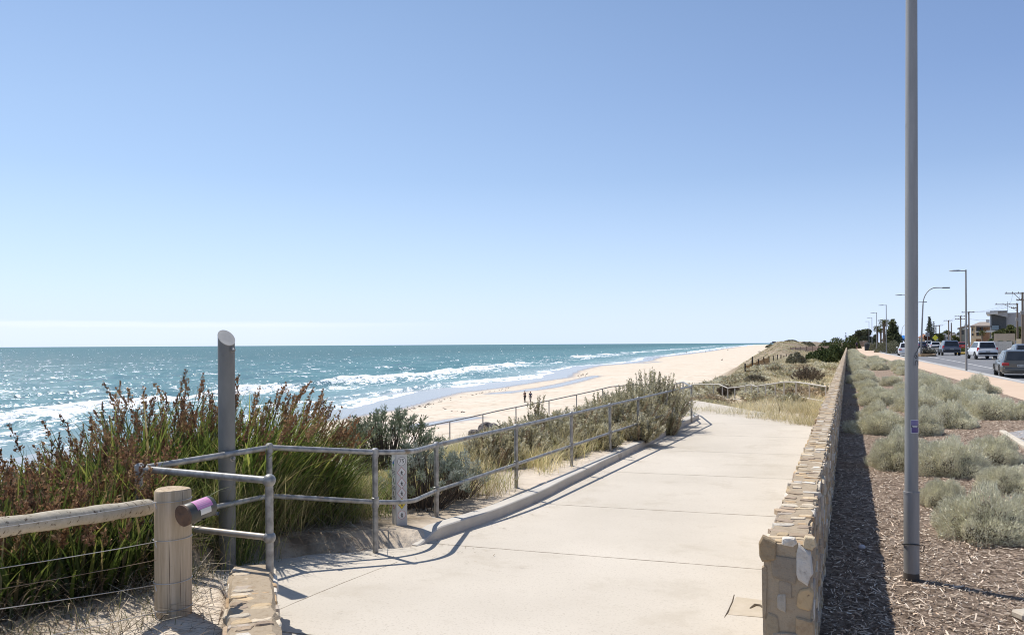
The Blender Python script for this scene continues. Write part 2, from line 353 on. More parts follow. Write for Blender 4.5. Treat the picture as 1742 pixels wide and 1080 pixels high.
def build_path():
    S = np.concatenate([np.arange(-8, 3.4, .12), np.arange(3.4, 19, .5), np.arange(19, 29.01, .25)])
    cm = concrete_mat()
    sgrid('concrete_path', S, lambda s: path_l(s)+.05*(vn(s*1.7, 0*s)-.5), path_r, 24, lambda s, t: path_z(s)+0*t, cm, 'broad pale concrete path leading down to the beach between railing and stone wall', 'path')
    mb = MB(); q0 = P(1270, 1032, -.02); z = float(path_z(st(q0.x, q0.y)[0])); q = [P(1252, 1016, z), P(1302, 1022, z), P(1304, 1051, z), P(1238, 1046, z)]; mb.poly([p+Vector((0, 0, .004)) for p in q], .003, (0, 0, 1)); tag(mb.build('patched_slab', M('patch_concrete', (.47, .40, .30), (.55, .47, .37), 5, .95, bmp=.5, bs=30, dirt=((.30, .24, .17), 4, .62))), 'darker cement patch in the path beside the wall end', 'patch', kind='structure')
    mb = MB(); pts = [P(u, v, z+.008) for u, v in ((1249, 1011), (1246, 1023), (1240, 1036), (1231, 1052))]; mb.tube(pts, [.004, .006, .005, .003], 4); pts = [P(u, v, z+.008) for u, v in ((1276, 1034), (1284, 1029), (1294, 1030), (1298, 1034))]; mb.tube(pts, [.006, .014, .012, .005], 5); tag(mb.build('slab_crack', M('crack_dark', (.13, .10, .07), rough=1.)), 'dark crack and chipped hollow in the cement patch', 'crack', kind='structure')
    # lower ramp returning towards the sea
    mb = MB()
    for (a, b_) in RAMP:
        a = Vector(a); b2 = Vector(b_); d = (b2-a); n = Vector((-d.y, d.x, 0)).normalized()*.85
        mb.add([a-n, b2-n, b2+n, a+n, a-n-Vector((0, 0, .25)), b2-n-Vector((0, 0, .25)), b2+n-Vector((0, 0, .25)), a+n-Vector((0, 0, .25))], [(0, 1, 2, 3), (0, 4, 5, 1), (2, 6, 7, 3), (3, 7, 4, 0), (1, 5, 6, 2)])
    tag(mb.build('lower_ramp', M('ramp_concrete', (.56, .50, .42), rough=.9)), 'narrow concrete ramp doubling back down the dune below the path', 'ramp', kind='structure')
    # kerb upstand
    mb = MB(); n = 60; S = np.concatenate([np.linspace(2.72, 3.5, 14), np.linspace(3.6, 19.9, n-14)]); ring = []
    for i, s in enumerate(S):
        k = float(sm(2.7, 3.3, s)); h = .012+.118*k
        z = float(path_z(s)); zb = z-.12
        pr = [(-3.93, zb), (-3.93, z+h-.006), (-3.922, z+h), (-3.755, z+h), (-3.742, z+h-.012), (-3.735, zb)]
        ring.append([Vector((*xy(s, t+.006*math.sin(s*3.1)), zz)) for t, zz in pr])
    vs = [p for r_ in ring for p in r_]
    fs = [(i*6+k, i*6+k+1, (i+1)*6+k+1, (i+1)*6+k) for i in range(n-1) for k in range(5)]+[(5, 4, 3, 2, 1, 0), tuple((n-1)*6+k for k in range(6))]
    mb.add(vs, fs)
    tag(mb.build('path_kerb', M('kerb_concrete', (.49, .455, .40), (.57, .525, .455), 3, .9, bmp=.35, bs=30, dirt=((.28, .24, .19), 2.5, .62)), smooth=True, angle=18), 'raised grey concrete kerb along the left edge of the path below the railing', 'kerb', kind='structure')
def build_sea():
    ang = np.radians(np.arange(-62, 46.01, .105)); r = [38.]
    while r[-1] < 900: r.append(r[-1]*1.0075)
    while r[-1] < 40000: r.append(r[-1]*1.05)
    r = np.array(r); A, R = np.meshgrid(ang, r); X = R*np.sin(A); Y = R*np.cos(A)
    s, t = st(X, Y); T = dry_t(s)
    off = T-t                                   # metres seaward of the dry line
    ta = np.interp(s, BRA_S, BRA_T); tb = np.interp(s, BRB_S, BRB_T)
    wav = 9*(fbm(s*.018+3, t*.01)-.5)
    da = ta-t+wav; db = tb-t+.6*wav+3*(fbm(s*.05, t*.03)-.5)     # >0 seaward of the line
    gap = fbm(s*.022+9, 0*s+2, 2); gap2 = fbm(s*.03+40, 0*s+7, 2)
    sc = np.clip((R-60)/700, 0, 1); wid = 1+1.6*sc
    fa = np.where(da > 0, np.exp(-(da/1.6)**2), np.exp(da/(10*wid)))*(.36+.66*sm(.35, .6, gap))
    fb = np.where(db > 0, np.exp(-(db/1.4)**2), np.exp(db/(6*wid)))*(.5+.6*sm(.3, .6, gap2))
    dc = (ta+16+wav*1.5)-t; fa2 = np.where(dc > 0, np.exp(-(dc/1.2)**2), np.exp(dc/7))*.75*sm(.42, .62, fbm(s*.03+70, 0*s, 2))
    edge = off-11-3.5*(fbm(s*.06, 0*s+4, 2)-.5)*2
    wash = np.exp(-np.clip(edge, 0, 99)/5)*.8
    lace = .15*sm(0, 8, off-6)*sm(12, -8, da)
    outer = .5*sm(.63, .74, fbm(s*.05+11, t*.09+5, 3))*sm(-5, 5, da)*sm(70, 10, da)
    caps = .52*sm(.66, .73, fbm(s*.10+21, t*.24+15, 3))*sm(0, 12, da)*sm(1500, 300, R)
    foam = np.clip(np.maximum.reduce([fa, fb, fa2, wash, lace, outer*.7, caps]), 0, 1)
    Z = np.full_like(X, SEA)
    amp = sm(1400, 500, R)
    for i in range(16):
        wl = 3.0*1.33**(i % 9)*(1+.1*(i > 8)); k = 2*PI/wl; a = rng.normal(0.15, .45)
        Z = Z+.0085*wl*np.sin(k*(t*math.cos(a)+s*math.sin(a))+rng.random()*6)*amp*np.clip(R/120, .5, 1)*np.where(wl < R*.03, .3, 1)*np.clip(off/40, .12, 1)
    Z = Z+amp*(.85*np.where(da > 0, np.exp(-(da/3.8)**2), np.exp(-(da/1.7)**2))*(.35+.8*sm(.35, .6, gap))+.4*np.where(db > 0, np.exp(-(db/2.6)**2), np.exp(-(db/1.3)**2)))
    Z = Z+amp*.75*np.exp(-((da-26-5*(gap-.5))/4.5)**2)*sm(.42, .62, gap2)
    Z = Z+.14*foam*fbm(X*1.1, Y*1.1, 2)*amp
    keep = (off > 3)
    Z = np.where(edge < 3, SEA+(Z-SEA)*sm(-2, 3, edge)*.6, Z)
    m, nt, b, L = nodes('sea_water')
    rot = {'rot': (0, 0, math.radians(22.9)), 'scale': (1, 1, 1)}
    fo = attr(nt, 'foam'); dp = attr(nt, 'deep')
    n1 = nz(nt, .55, 9, .68, mapping={'rot': (0, 0, math.radians(22.9)), 'scale': (1.3, .45, 1)})
    n2 = nz(nt, 2.6, 6, .65, mapping={'rot': (0, 0, math.radians(22.9)), 'scale': (1.2, .5, 1)})
    nn = mth(nt, 'ADD', mth(nt, 'MULTIPLY', n1, .68), mth(nt, 'MULTIPLY', n2, .32))
    x = mth(nt, 'SUBTRACT', mth(nt, 'MULTIPLY_ADD', fo, .62, -.08), mth(nt, 'MULTIPLY_ADD', mth(nt, 'SUBTRACT', nn, .5), 2.7, .24))
    mask = ramp(nt, mth(nt, 'MULTIPLY_ADD', x, 2.6, .5, clamp=True), [(.38, 0.), (.72, 1.)])
    wc = ramp(nt, dp, [(0., (.30, .36, .325)), (.22, (.15, .28, .255)), (.5, (.066, .192, .178)), (1., (.043, .133, .136))])
    wc = mixc(nt, ramp(nt, nz(nt, .03, 4, mapping={'rot': (0, 0, math.radians(22.9)), 'scale': (1.5, .4, 1)}), [(.4, 0.), (.62, .45)]), wc, (.045, .125, .125))
    col = mixc(nt, mask, wc, (.86, .88, .89))
    w1 = nz(nt, .42, 5, .6, mapping={'rot': (0, 0, math.radians(22.9)), 'scale': (1.5, .55, 1)}); w2 = nz(nt, 2.1, 4, .6, mapping={'rot': (0, 0, math.radians(22.9)), 'scale': (1.4, .6, 1)})
    h = mth(nt, 'ADD', mth(nt, 'MULTIPLY', w1, 1.6), mth(nt, 'MULTIPLY', w2, .55))
    bn = nt.nodes.new('ShaderNodeBump'); bn.inputs['Strength'].default_value = 1.; bn.inputs['Distance'].default_value = .8; L(mth(nt, 'MULTIPLY', h, mth(nt, 'MULTIPLY_ADD', dp, .8, .2)), bn.inputs['Height'])
    df = nt.nodes.new('ShaderNodeBsdfDiffuse'); L(col, df.inputs['Color']); L(bn.outputs[0], df.inputs['Normal'])
    gl = nt.nodes.new('ShaderNodeBsdfGlossy'); gl.inputs['Roughness'].default_value = .20; gl.inputs['Color'].default_value = (.9, .95, 1, 1); L(bn.outputs[0], gl.inputs['Normal'])
    fr = nt.nodes.new('ShaderNodeFresnel'); fr.inputs['IOR'].default_value = 1.33; L(bn.outputs[0], fr.inputs['Normal'])
    ms = nt.nodes.new('ShaderNodeMixShader'); L(mth(nt, 'MULTIPLY', mth(nt, 'MINIMUM', fr.outputs[0], mth(nt, 'MULTIPLY_ADD', dp, -.17, .38)), mth(nt, 'SUBTRACT', 1.0, mask)), ms.inputs[0]); L(df.outputs[0], ms.inputs[1]); L(gl.outputs[0], ms.inputs[2])
    L(ms.outputs[0], nt.nodes['Material Output'].inputs['Surface'])
    n, k = X.shape; Q = grid_faces(n, k)[:, ::-1]; kv = keep.ravel(); Q = Q[kv[Q].all(1)]
    used = np.zeros(n*k, bool); used[Q.ravel()] = True; idx = np.cumsum(used)-1
    V = np.stack([X, Y, Z], 2).reshape(-1, 3)[used]
    deep = np.clip(sm(4, 60, off)*.5+sm(30, 420, off)*.5, 0, 1)
    o = npmesh('sea_water', V, idx[Q], m, floats={'foam': foam.ravel()[used], 'deep': deep.ravel()[used]}, smooth=True)
    # small breaking crests; their white colour also stands in for sun glitter
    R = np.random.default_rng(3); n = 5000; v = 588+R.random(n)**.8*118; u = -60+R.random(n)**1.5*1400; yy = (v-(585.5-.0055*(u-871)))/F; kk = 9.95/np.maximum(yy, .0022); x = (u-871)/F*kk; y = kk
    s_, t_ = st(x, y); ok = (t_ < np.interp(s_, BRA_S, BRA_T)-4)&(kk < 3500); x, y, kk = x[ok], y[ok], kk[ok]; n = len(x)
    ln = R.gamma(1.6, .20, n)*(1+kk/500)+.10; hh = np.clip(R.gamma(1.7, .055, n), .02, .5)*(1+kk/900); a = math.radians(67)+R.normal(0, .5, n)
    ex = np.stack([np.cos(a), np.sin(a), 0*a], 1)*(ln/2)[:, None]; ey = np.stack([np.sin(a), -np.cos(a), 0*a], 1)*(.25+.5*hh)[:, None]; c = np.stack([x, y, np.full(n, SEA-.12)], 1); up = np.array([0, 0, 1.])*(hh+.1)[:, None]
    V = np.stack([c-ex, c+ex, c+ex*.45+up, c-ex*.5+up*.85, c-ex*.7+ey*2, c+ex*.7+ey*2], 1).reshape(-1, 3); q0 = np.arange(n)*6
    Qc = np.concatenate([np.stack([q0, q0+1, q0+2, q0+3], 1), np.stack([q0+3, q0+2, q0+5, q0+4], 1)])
    tag(npmesh('whitecap_glints', V, Qc, M('foam_glint_white', (.84, .87, .88), (.66, .73, .75), 1.5, .8)), 'tiny white foam crests doubling as painted sun glitter on the open sea', 'whitecap_glints', kind='stuff')
    tag(o, 'turquoise sea with white breakers rolling in along the beach', 'sea', kind='structure')
# ------------------------------------------------------------------ stone walls
STONE = [(.62, .52, .38), (.68, .60, .47), (.56, .41, .23), (.50, .33, .17), (.74, .69, .60), (.40, .29, .19), (.47, .40, .33), (.60, .47, .30), (.34, .25, .18)]
def stone(mb, c, ex, ey, ez, L_, W_, h, n=8, R=random):
    """irregular flat stone: ex long, ey short, ez out of the wall"""
    g = R.uniform(.8, 1.12); mb.cur = tuple((k*.72+m_*.28)*g for k, m_ in zip(R.choice(STONE), (.56, .46, .345))); vs = []
    ph = [2*PI*(i+R.uniform(-.34, .34))/n for i in range(n)]; rr = [R.uniform(.76, 1.12) for _ in range(n)]
    for sc, hh in ((1.03, -.03), (1, h*.55), (.86, h)):
        for p, q in zip(ph, rr):
            a = math.cos(p); b = math.sin(p); a = math.copysign(abs(a)**.5, a); b = math.copysign(abs(b)**.5, b)
            vs.append(c+ex*(a*q*sc*L_/2)+ey*(b*q*sc*W_/2)+ez*(hh*(1+R.uniform(-.25, .25)*(hh > 0))))
    vs.append(c+ez*h*R.uniform(.9, 1.15)); t = len(vs)-1
    fs = [(i, (i+1) % n, n+(i+1) % n, n+i) for i in range(n)]+[(n+i, n+(i+1) % n, 2*n+(i+1) % n, 2*n+i) for i in range(n)]+[(2*n+i, 2*n+(i+1) % n, t) for i in range(n)]
    mb.add(vs, fs)
def wall_mat():
    m, nt, b, L = nodes('rubble_stone')
    tn = attr(nt, 'tint', 'Color'); n = nz(nt, 22, 8, .7)
    c = mixc(nt, ramp(nt, n, [(.3, .55), (.5, 0.)]), tn, mixc(nt, 1., tn, (.55, .46, .36), 'MULTIPLY'))
    c = mixc(nt, ramp(nt, nz(nt, 7, 8, .75), [(.56, 0.), (.7, .5)]), c, mixc(nt, 1., tn, (1.12, 1.02, .86), 'MULTIPLY'))
    c = mixc(nt, ramp(nt, nz(nt, 40, 6, .7), [(.27, .8), (.36, 0.)]), c, (.09, .06, .04))
    L(c, b.inputs['Base Color']); b.inputs['Roughness'].default_value = .92; b.inputs['Specular IOR Level'].default_value = .2
    bump(nt, mth(nt, 'ADD', nz(nt, 30, 8, .72), mth(nt, 'MULTIPLY', nz(nt, 7, 4), 1.5)), .7, .014, b); return m
MORTAR = (.40, .32, .225)
def core_strip(mb, cpts, half, ztop, zbot, step_n, jit, R):
    """mortar body along centre points with roughened outline"""
    mb.cur = MORTAR; ring = []; m = 0
    for i, (p, n) in enumerate(cpts):
        hw = half; pr = []
        for lx, lz in [(-1, 0), (-1, .33), (-1, .66), (-1, .93), (-.8, 1), (-.3, 1.), (.3, 1.), (.8, 1), (1, .93), (1, .66), (1, .33), (1, 0)]:
            x = lx*hw+R.uniform(-jit, jit); z = zbot(p)+(ztop-zbot(p))*lz+R.uniform(-jit, jit)*.45
            pr.append(Vector((p.x+n.x*x+R.uniform(-jit, jit)*.3, p.y+n.y*x, z)))
        ring.append(pr); m = len(pr)
    vs = [v for r_ in ring for v in r_]; N = len(ring)
    fs = [(i*m+k, i*m+k+1, (i+1)*m+k+1, (i+1)*m+k) for i in range(N-1) for k in range(m-1)]+[tuple(range(m)), tuple((N-1)*m+k for k in range(m))[::-1]]
    mb.add(vs, fs)
def build_walls():
    wm = wall_mat(); R = random.Random(5); mb = MB()
    w = Vector((*W2, 0)); n = Vector((*N2, 0)); up = Vector((0, 0, 1)); ZT = .90; HW = .118
    def at(s, t, z): return Vector((*xy(s, t), z))
    S = [0]; 
    while S[-1] < 205: S.append(S[-1]+(.09 if S[-1] < 30 else .3 if S[-1] < 80 else 1.2))
    core_strip(mb, [(at(s, .125, 0), n) for s in S], HW, ZT-.02, lambda p: -.5, 0, .010, R)
    # capping stones in two staggered files, long axis across the wall
    for side in (0, 1):
        s = .02
        while s < 200:
            far = 1 if s < 45 else 1.8 if s < 90 else 4
            wd = R.uniform(.035, .10)*far
            if R.random() < (.62 if side == 0 else .54):
                ln = R.uniform(.06, .135)
                tc = .070+R.uniform(-.015, .03) if side == 0 else .182+R.uniform(-.03, .012)
                stone(mb, at(s+wd/2, tc, ZT-.018), (n*1+w*R.uniform(-.35, .35)).normalized(), w, up, ln, wd*.9, R.uniform(.0005, .005), 9 if s < 40 else 6, R)
            s += wd*R.uniform(.95, 1.3)
    # courses of stones on the right hand face
    z = -.05
    while z < .82:
        hgt = min(R.uniform(.06, .12), .875-z); s = R.uniform(0, .1)
        while s < 150:
            far = 1 if s < 25 else 1.6 if s < 60 else 4
            ln = R.uniform(.10, .30)*far
            if R.random() < .85: stone(mb, at(s+ln/2, .240, z+hgt/2-R.uniform(0, .012)), w, up, n, ln*.95, hgt*R.uniform(.75, 1.05), R.uniform(.004, .020), 8 if s < 20 else 6, R)
            if s < 45 and R.random() < .8: stone(mb, at(s+ln/2, .010, z+hgt/2-R.uniform(0, .012)), w, up, -n, ln*.95, hgt*R.uniform(.75, 1.05), R.uniform(.003, .014), 7, R)
            s += ln*R.uniform(1, 1.15)
        z += hgt
    s = 0
    while s < 60:                                    # ragged upper edge on the right and left
        ln = R.uniform(.05, .16)
        if R.random() < .6: stone(mb, at(s+ln/2, .232, ZT-.055), w, up, n, ln, R.uniform(.05, .075), R.uniform(.002, .012), 7, R)
        if R.random() < .5: stone(mb, at(s+ln/2, .015, ZT-.055), w, up, -n, ln, R.uniform(.05, .075), R.uniform(.002, .012), 7, R)
        s += ln*1.1
    # the end face towards the camera: mortar with a few set stones
    e = -w
    def es(u, v, wu, hv, h, col):
        Y = 4.38; c = D(u, v, Y); c.z -= 0; base = at(0, 0, 0); tt = (c.x-base.x)/N2[0]
        stone(mb, at(-.002, tt, c.z), n, up, e, wu*Y/F, hv*Y/F, h*.7, 9, R)
        for i in range(len(mb.v)-28, len(mb.v)): mb.c[i] = col
    es(1309, 935, 32, 48, .022, (.34, .255, .16)); es(1334, 966, 46, 46, .012, (.30, .25, .19)); es(1362, 955, 25, 64, .024, (.60, .56, .50))
    es(1363, 1013, 27, 40, .018, (.55, .40, .23)); es(1329, 1024, 15, 34, .010, (.44, .40, .34)); es(1362, 1062, 34, 36, .016, (.44, .33, .21))
    es(1339, 919, 26, 16, .022, (.66, .61, .53)); es(1303, 1010, 9, 90, .010, (.38, .30, .21)); es(1370, 918, 20, 22, .018, (.62, .50, .33)); es(1335, 1000, 22, 30, .006, (.34, .28, .21)); es(1315, 1065, 20, 46, .008, (.36, .29, .2))
    es(1335, 1085, 40, 30, .02, (.42, .34, .25))
    tag(mb.build('stone_wall', wm, smooth=True, angle=14), 'long low rubble stone wall with beige mortar cap between path and planting bed', 'stone wall')
    # short wall beside the bollard
    mb = MB(); a = P(428, 962, .36); b = P(430, 1082, .36); d = (b-a).normalized(); nn = Vector((d.y, -d.x, 0))*-1
    L_ = 3.2; pts = [(a+d*(L_*i/40), nn) for i in range(41)]
    core_strip(mb, pts, .15, .36, lambda p: -.2, 0, .013, R)
    s = .05
    while s < L_:
        wd = R.uniform(.05, .11)
        for side in (-1, 1):
            if R.random() < .72:
                c = a+d*(s+R.uniform(-.02, .02))+nn*(side*.062+R.uniform(-.02, .02)); c.z = .353
                stone(mb, c, (nn+d*R.uniform(-.25, .25)).normalized(), d, up, R.uniform(.10, .17), wd*.9, R.uniform(.004, .014), 9, R)
        s += wd*R.uniform(.9, 1.2)
    for side in (-1, 1):
        z = 0.
        while z < .30:
            s = 0
            while s < L_:
                ln = R.uniform(.1, .25); c = a+d*(s+ln/2)+nn*(.142*side); c.z = z+.04
                stone(mb, c, d, up, nn*side, ln, .075, R.uniform(.01, .03), 7, R); s += ln*1.05
            z += .085
    for k in range(3):
        for j in range(2):
            c = a+nn*((j-.5)*.14); c.z = .06+k*.11
            stone(mb, c, nn, up, -d, .12, .09, .02, 8, R)
    tag(mb.build('low_stone_wall', wm, smooth=True, angle=14), 'short knee-high stone wall with buff mortar cap beside the wooden fence post', 'stone wall')
# ------------------------------------------------------------------ right-hand bed, footpath and road
def build_right():
    mm, nt, b, L = nodes('bark_mulch_soil')
    n = nz(nt, 14, 9, .75); c = ramp(nt, n, [(.30, (.055, .040, .030)), (.48, (.27, .20, .148)), (.64, (.52, .41, .32))])
    L(c, b.inputs['Base Color']); b.inputs['Roughness'].default_value = .95; b.inputs['Specular IOR Level'].default_value = .1; bump(nt, nz(nt, 26, 8, .75), 1., .05, b)
    S = np.concatenate([np.arange(-8, 14, .2), np.arange(14, 60, .8), np.arange(60, 262, 4)])
    sgrid('mulch_bed', S, lambda s: .22+0*s, lambda s: kerb_t(s)-2.7, 40, lambda s, t: right_z(s, t)+.05*(fbm(s*2.1, t*2.1, 3)-.5)*sm(0, .5, t), mm, 'bed of grey brown bark mulch on the right of the long stone wall', 'mulch bed', .006)
    S2 = np.concatenate([np.arange(-25, 150, 1.), np.arange(150, 300, 5)])
    fm = M('footpath_paving', (.56, .415, .295), (.61, .46, .335), .6, .9, bmp=.2, bs=60, bd=.004, dirt=((.49, .365, .26), 1.2, .62))
    sgrid('footpath', S2, lambda s: kerb_t(s)-2.72, lambda s: kerb_t(s)-.52, 5, lambda s, t: right_z(s, t)+0*t, fm, 'salmon pink footpath between the planting bed and the road', 'footpath', .012)
    kc = M('kerb_grey', (.38, .37, .355), (.44, .43, .41), 2, .9, bmp=.2, bs=30)
    sgrid('kerb', S2, lambda s: kerb_t(s)-.54, lambda s: kerb_t(s), 3, lambda s, t: right_z(s, t), kc, 'grey concrete kerb strip between footpath and road', 'kerb', .018)
    # kerb face and pale gutter
    mb = MB(); mb2 = MB(); pts = [(s, float(kerb_t(s))) for s in S2]
    for (s0, t0), (s1, t1) in zip(pts[:-1], pts[1:]):
        a = Vector((*xy(s0, t0), float(right_z(s0, t0))+.018)); b_ = Vector((*xy(s1, t1), float(right_z(s1, t1))+.018)); dn = Vector((0, 0, -.14))
        mb.add([a, b_, b_+dn, a+dn], [(3, 2, 1, 0)])
        n3 = Vector((*N2, 0))
        mb2.add([a+dn+Vector((0, 0, .012)), b_+dn+Vector((0, 0, .012)), b_+dn+n3*.32+Vector((0, 0, .012)), a+dn+n3*.32+Vector((0, 0, .012))], [(3, 2, 1, 0)])
    mb.v += []; o = len(mb.v); mb.add(mb2.v, mb2.f)
    tag(mb.build('gutter', M('gutter_concrete', (.52, .50, .47), (.58, .56, .52), 2, .9)), 'pale concrete gutter at the foot of the road kerb', 'gutter', kind='structure')
    rm, nt, b, L = nodes('asphalt')
    c = mixc(nt, ramp(nt, nz(nt, .25, 6, .65, mapping={'rot': (0, 0, math.radians(22.9)), 'scale': (1.4, .18, 1)}), [(.40, 0.), (.60, 1.)]), (.150, .152, .160), (.225, .226, .232))
    c = mixc(nt, ramp(nt, nz(nt, 55, 4), [(.35, .5), (.5, 0.)]), c, (.11, .11, .115))
    L(c, b.inputs['Base Color']); b.inputs['Roughness'].default_value = .85; bump(nt, nz(nt, 70, 4), .3, .01, b)
    sgrid('road', np.concatenate([np.arange(-25, 150, 2.), np.arange(150, 700, 10)]), lambda s: kerb_t(s)+.3, lambda s: kerb_t(s)+13.2, 8, lambda s, t: right_z(s, t)-.115, rm, 'grey asphalt road beside the pink footpath', 'road')
    vm = M('verge', (.42, .37, .29), (.50, .45, .37), .4, .9)
    sgrid('verge', np.concatenate([np.arange(-25, 150, 2.), np.arange(150, 700, 10)]), lambda s: kerb_t(s)+13.18, lambda s: kerb_t(s)+70, 8, lambda s, t: right_z(s, t)+.0, vm, 'pale verge and front yards on the far side of the road', 'verge', .02)
    # painted markings
    wm = M('road_paint', (.70, .69, .66), (.6, .59, .57), 4, .8); mb = MB()
    def strip(s0, s1, t0, t1):
        k = np.linspace(0, 1, 6)
        l = [(s0+(s1-s0)*q, t0+(t1-t0)*q) for q in k]
        for (a, ta), (b2, tb) in zip(l[:-1], l[1:]):
            mb.add([(*xy(a, ta-.06), float(right_z(a, ta))-.108), (*xy(b2, tb-.06), float(right_z(b2, tb))-.108), (*xy(b2, tb+.06), float(right_z(b2, tb))-.108), (*xy(a, ta+.06), float(right_z(a, ta))-.108)], [(3, 2, 1, 0)])
    for s in range(20, 240, 9): strip(s, s+3, float(kerb_t(s))+6.6, float(kerb_t(s+3))+6.6)
    for s in (34, 41, 48, 55.5, 62.5, 69.5): strip(s, s+.1, float(kerb_t(s))+.4, float(kerb_t(s))+2.6)
    strip(30, 70, float(kerb_t(30))+2.7, float(kerb_t(70))+2.7); strip(70, 92, float(kerb_t(70))+2.7, float(kerb_t(92))+2.9)
    tag(mb.build('road_markings', wm), 'white painted lane and parking bay lines on the road', 'road markings', kind='structure')
    # concrete side path at the right edge of the bed
    a = P(1712, 737, .09); mb = MB()
    q = [P(1713, 736, .095), P(1760, 765, .095), P(1830, 752, .095), P(1790, 722, .12)]
    mb.poly(q, .05, (0, 0, -1)); o = mb.build('side_path', M('side_path_grey', (.30, .29, .29), (.36, .35, .34), 2, .9, bmp=.2, bs=40)); tag(o, 'grey concrete pad crossing the mulch bed between silver bushes', 'side path', kind='structure')
    mb = MB(); d1 = (q[1]-q[0]).normalized(); nn = Vector((d1.y, -d1.x, 0))
    c = (q[0]+q[1])/2+nn*.06; mb.box((c.x, c.y, .085), ((q[1]-q[0]).length+.3, .12, .10), math.atan2(d1.y, d1.x), .012)
    tag(mb.build('path_edging', M('edging_cream', (.62, .55, .44), rough=.9, bmp=.3, bs=30)), 'cream concrete edging of the grey side path', 'edging', kind='structure')
    # bark chips lying on the bed
    N = 95000; k = rng.random(N); s = -3+26*k**1.9; t = rng.uniform(.27, 1, N)
    t = .27+(t-.27)/.73*(np.minimum(kerb_t(s)-2.8, 2.2+.32*(s+3))-.27)
    X, Y = xy(s, t); Z = right_z(s, t)+.05*(fbm(s*2.1, t*2.1, 3)-.5)*sm(0, .5, t)+.012+rng.random(N)*.014
    az = rng.uniform(0, 2*PI, N); ln = rng.gamma(2.2, .0125, N)+.010; wd = rng.uniform(.004, .012, N)
    ex = np.stack([np.cos(az), np.sin(az), rng.normal(0, .28, N)], 1); ey = np.stack([-np.sin(az), np.cos(az), rng.normal(0, .35, N)], 1); ce = np.stack([X, Y, Z], 1)
    V = np.stack([ce-ex*ln[:, None]/2-ey*wd[:, None]*.5, ce+ex*ln[:, None]/2-ey*wd[:, None]*.3, ce+ex*ln[:, None]/2+ey*wd[:, None]*.35, ce-ex*ln[:, None]/2+ey*wd[:, None]*.5], 1).reshape(-1, 3)
    colr = pal(N, [(.72, .59, .46), (.59, .475, .365), (.36, .275, .205), (.88, .77, .63), (.15, .11, .08), (.58, .43, .31)], .2, [.22, .24, .20, .09, .16, .09])
    o = npmesh('bark_chips', V, np.arange(4*N).reshape(N, 4), M('bark_chip', (1, 1, 1), (.8, .8, .8), 40, .9, tint=True, spec=.15), cols=np.repeat(colr, 4, 0))
    tag(o, 'loose bark chips scattered over the mulch bed', 'bark chips', kind='stuff')
    # pebble and pale slab lying on the mulch
    mb = MB(); p = P(1466, 932, .02); mb.ball((p.x, p.y, .03), (.036, .028, .026), 12, 8)
    tag(mb.build('pebble', M('pebble_grey', (.55, .52, .54), rough=.7), smooth=True, angle=80), 'single pale grey pebble in the shadow of the stone wall', 'pebble')
    mb = MB(); p = P(1738, 1046, .03); mb.box((p.x+.06, p.y, .035), (.22, .12, .06), .2, .015)
    tag(mb.build('stone_slab', M('slab_buff', (.56, .49, .39), rough=.9, bmp=.5, bs=30)), 'flat buff stone half sunk in the bark at the frame edge', 'stone')
    mb = MB(); p = P(1433, 1018, .03)
    mb.tube([p+Vector((-.06, -.09, 0)), p+Vector((0, .0, .012)), p+Vector((.05, .08, .004))], [.004, .005, .003], 6)
    tag(mb.build('twig', M('twig_wood', (.24, .19, .15))), 'dry twig lying in the wall shadow on the mulch', 'twig')
build_ground(); build_path(); build_sea(); build_walls(); build_right()
# ================================================================== NEAR OBJECTS
GAL = M('galvanised_steel', (.20, .195, .185), (.40, .39, .37), 14, .48, .45, bmp=.15, bs=60, bd=.002, dirt=((.20, .15, .10), 6, .585))
GALP = M('lamp_pole_steel', (.265, .258, .245), (.32, .312, .30), 3, .55, .2, bmp=.1, bs=40, bd=.002, mapping={'scale': (6, 6, .6)}, dirt=((.20, .19, .18), 2.2, .58))
RUSTY = M('rail_worn_steel', (.34, .28, .22), (.42, .38, .33), 9, .45, .6)
WOODP = None
def wood(name, c1, c2, sc, mp, knots=True):
    m, nt, b, L = nodes(name)
    g = nz(nt, sc, 8, .68, mapping={'scale': mp}); c = mixc(nt, ramp(nt, g, [(.32, 0.), (.68, 1.)]), c1, c2)
    cr = nz(nt, sc*2.2, 5, .6, mapping={'scale': tuple(k*(.35 if k < 1 else 1) for k in mp)})
    c = mixc(nt, ramp(nt, cr, [(.34, .95), (.42, 0.)]), c, (.085, .055, .035))
    c = mixc(nt, ramp(nt, nz(nt, 9, 5, .6), [(.66, 0.), (.74, .75)]), c, (.16, .085, .035))
    L(c, b.inputs['Base Color']); b.inputs['Roughness'].default_value = .85; b.inputs['Specular IOR Level'].default_value = .2
    bump(nt, mth(nt, 'ADD', g, cr), .5, .008, b); return m
WOODP = wood('weathered_post_wood', (.35, .26, .16), (.60, .48, .34), 26, (1, 1, .05))
WOODR = wood('weathered_rail_wood', (.40, .35, .26), (.52, .46, .36), 20, (.06, 1, 1))
def mesh_by_path(mb, pts, r, n=10): mb.tube(pts, r, n)
def smooth_corner(pts, i, rad, k=7):
    """replace point i by an arc-like run of points"""
    p0, p1, p2 = pts[i-1], pts[i], pts[i+1]; a = p1+(p0-p1).normalized()*rad; b = p1+(p2-p1).normalized()*rad
    return pts[:i]+[a*(1-t)**2+p1*2*t*(1-t)+b*t*t for t in [j/(k-1) for j in range(k)]]+pts[i+1:]
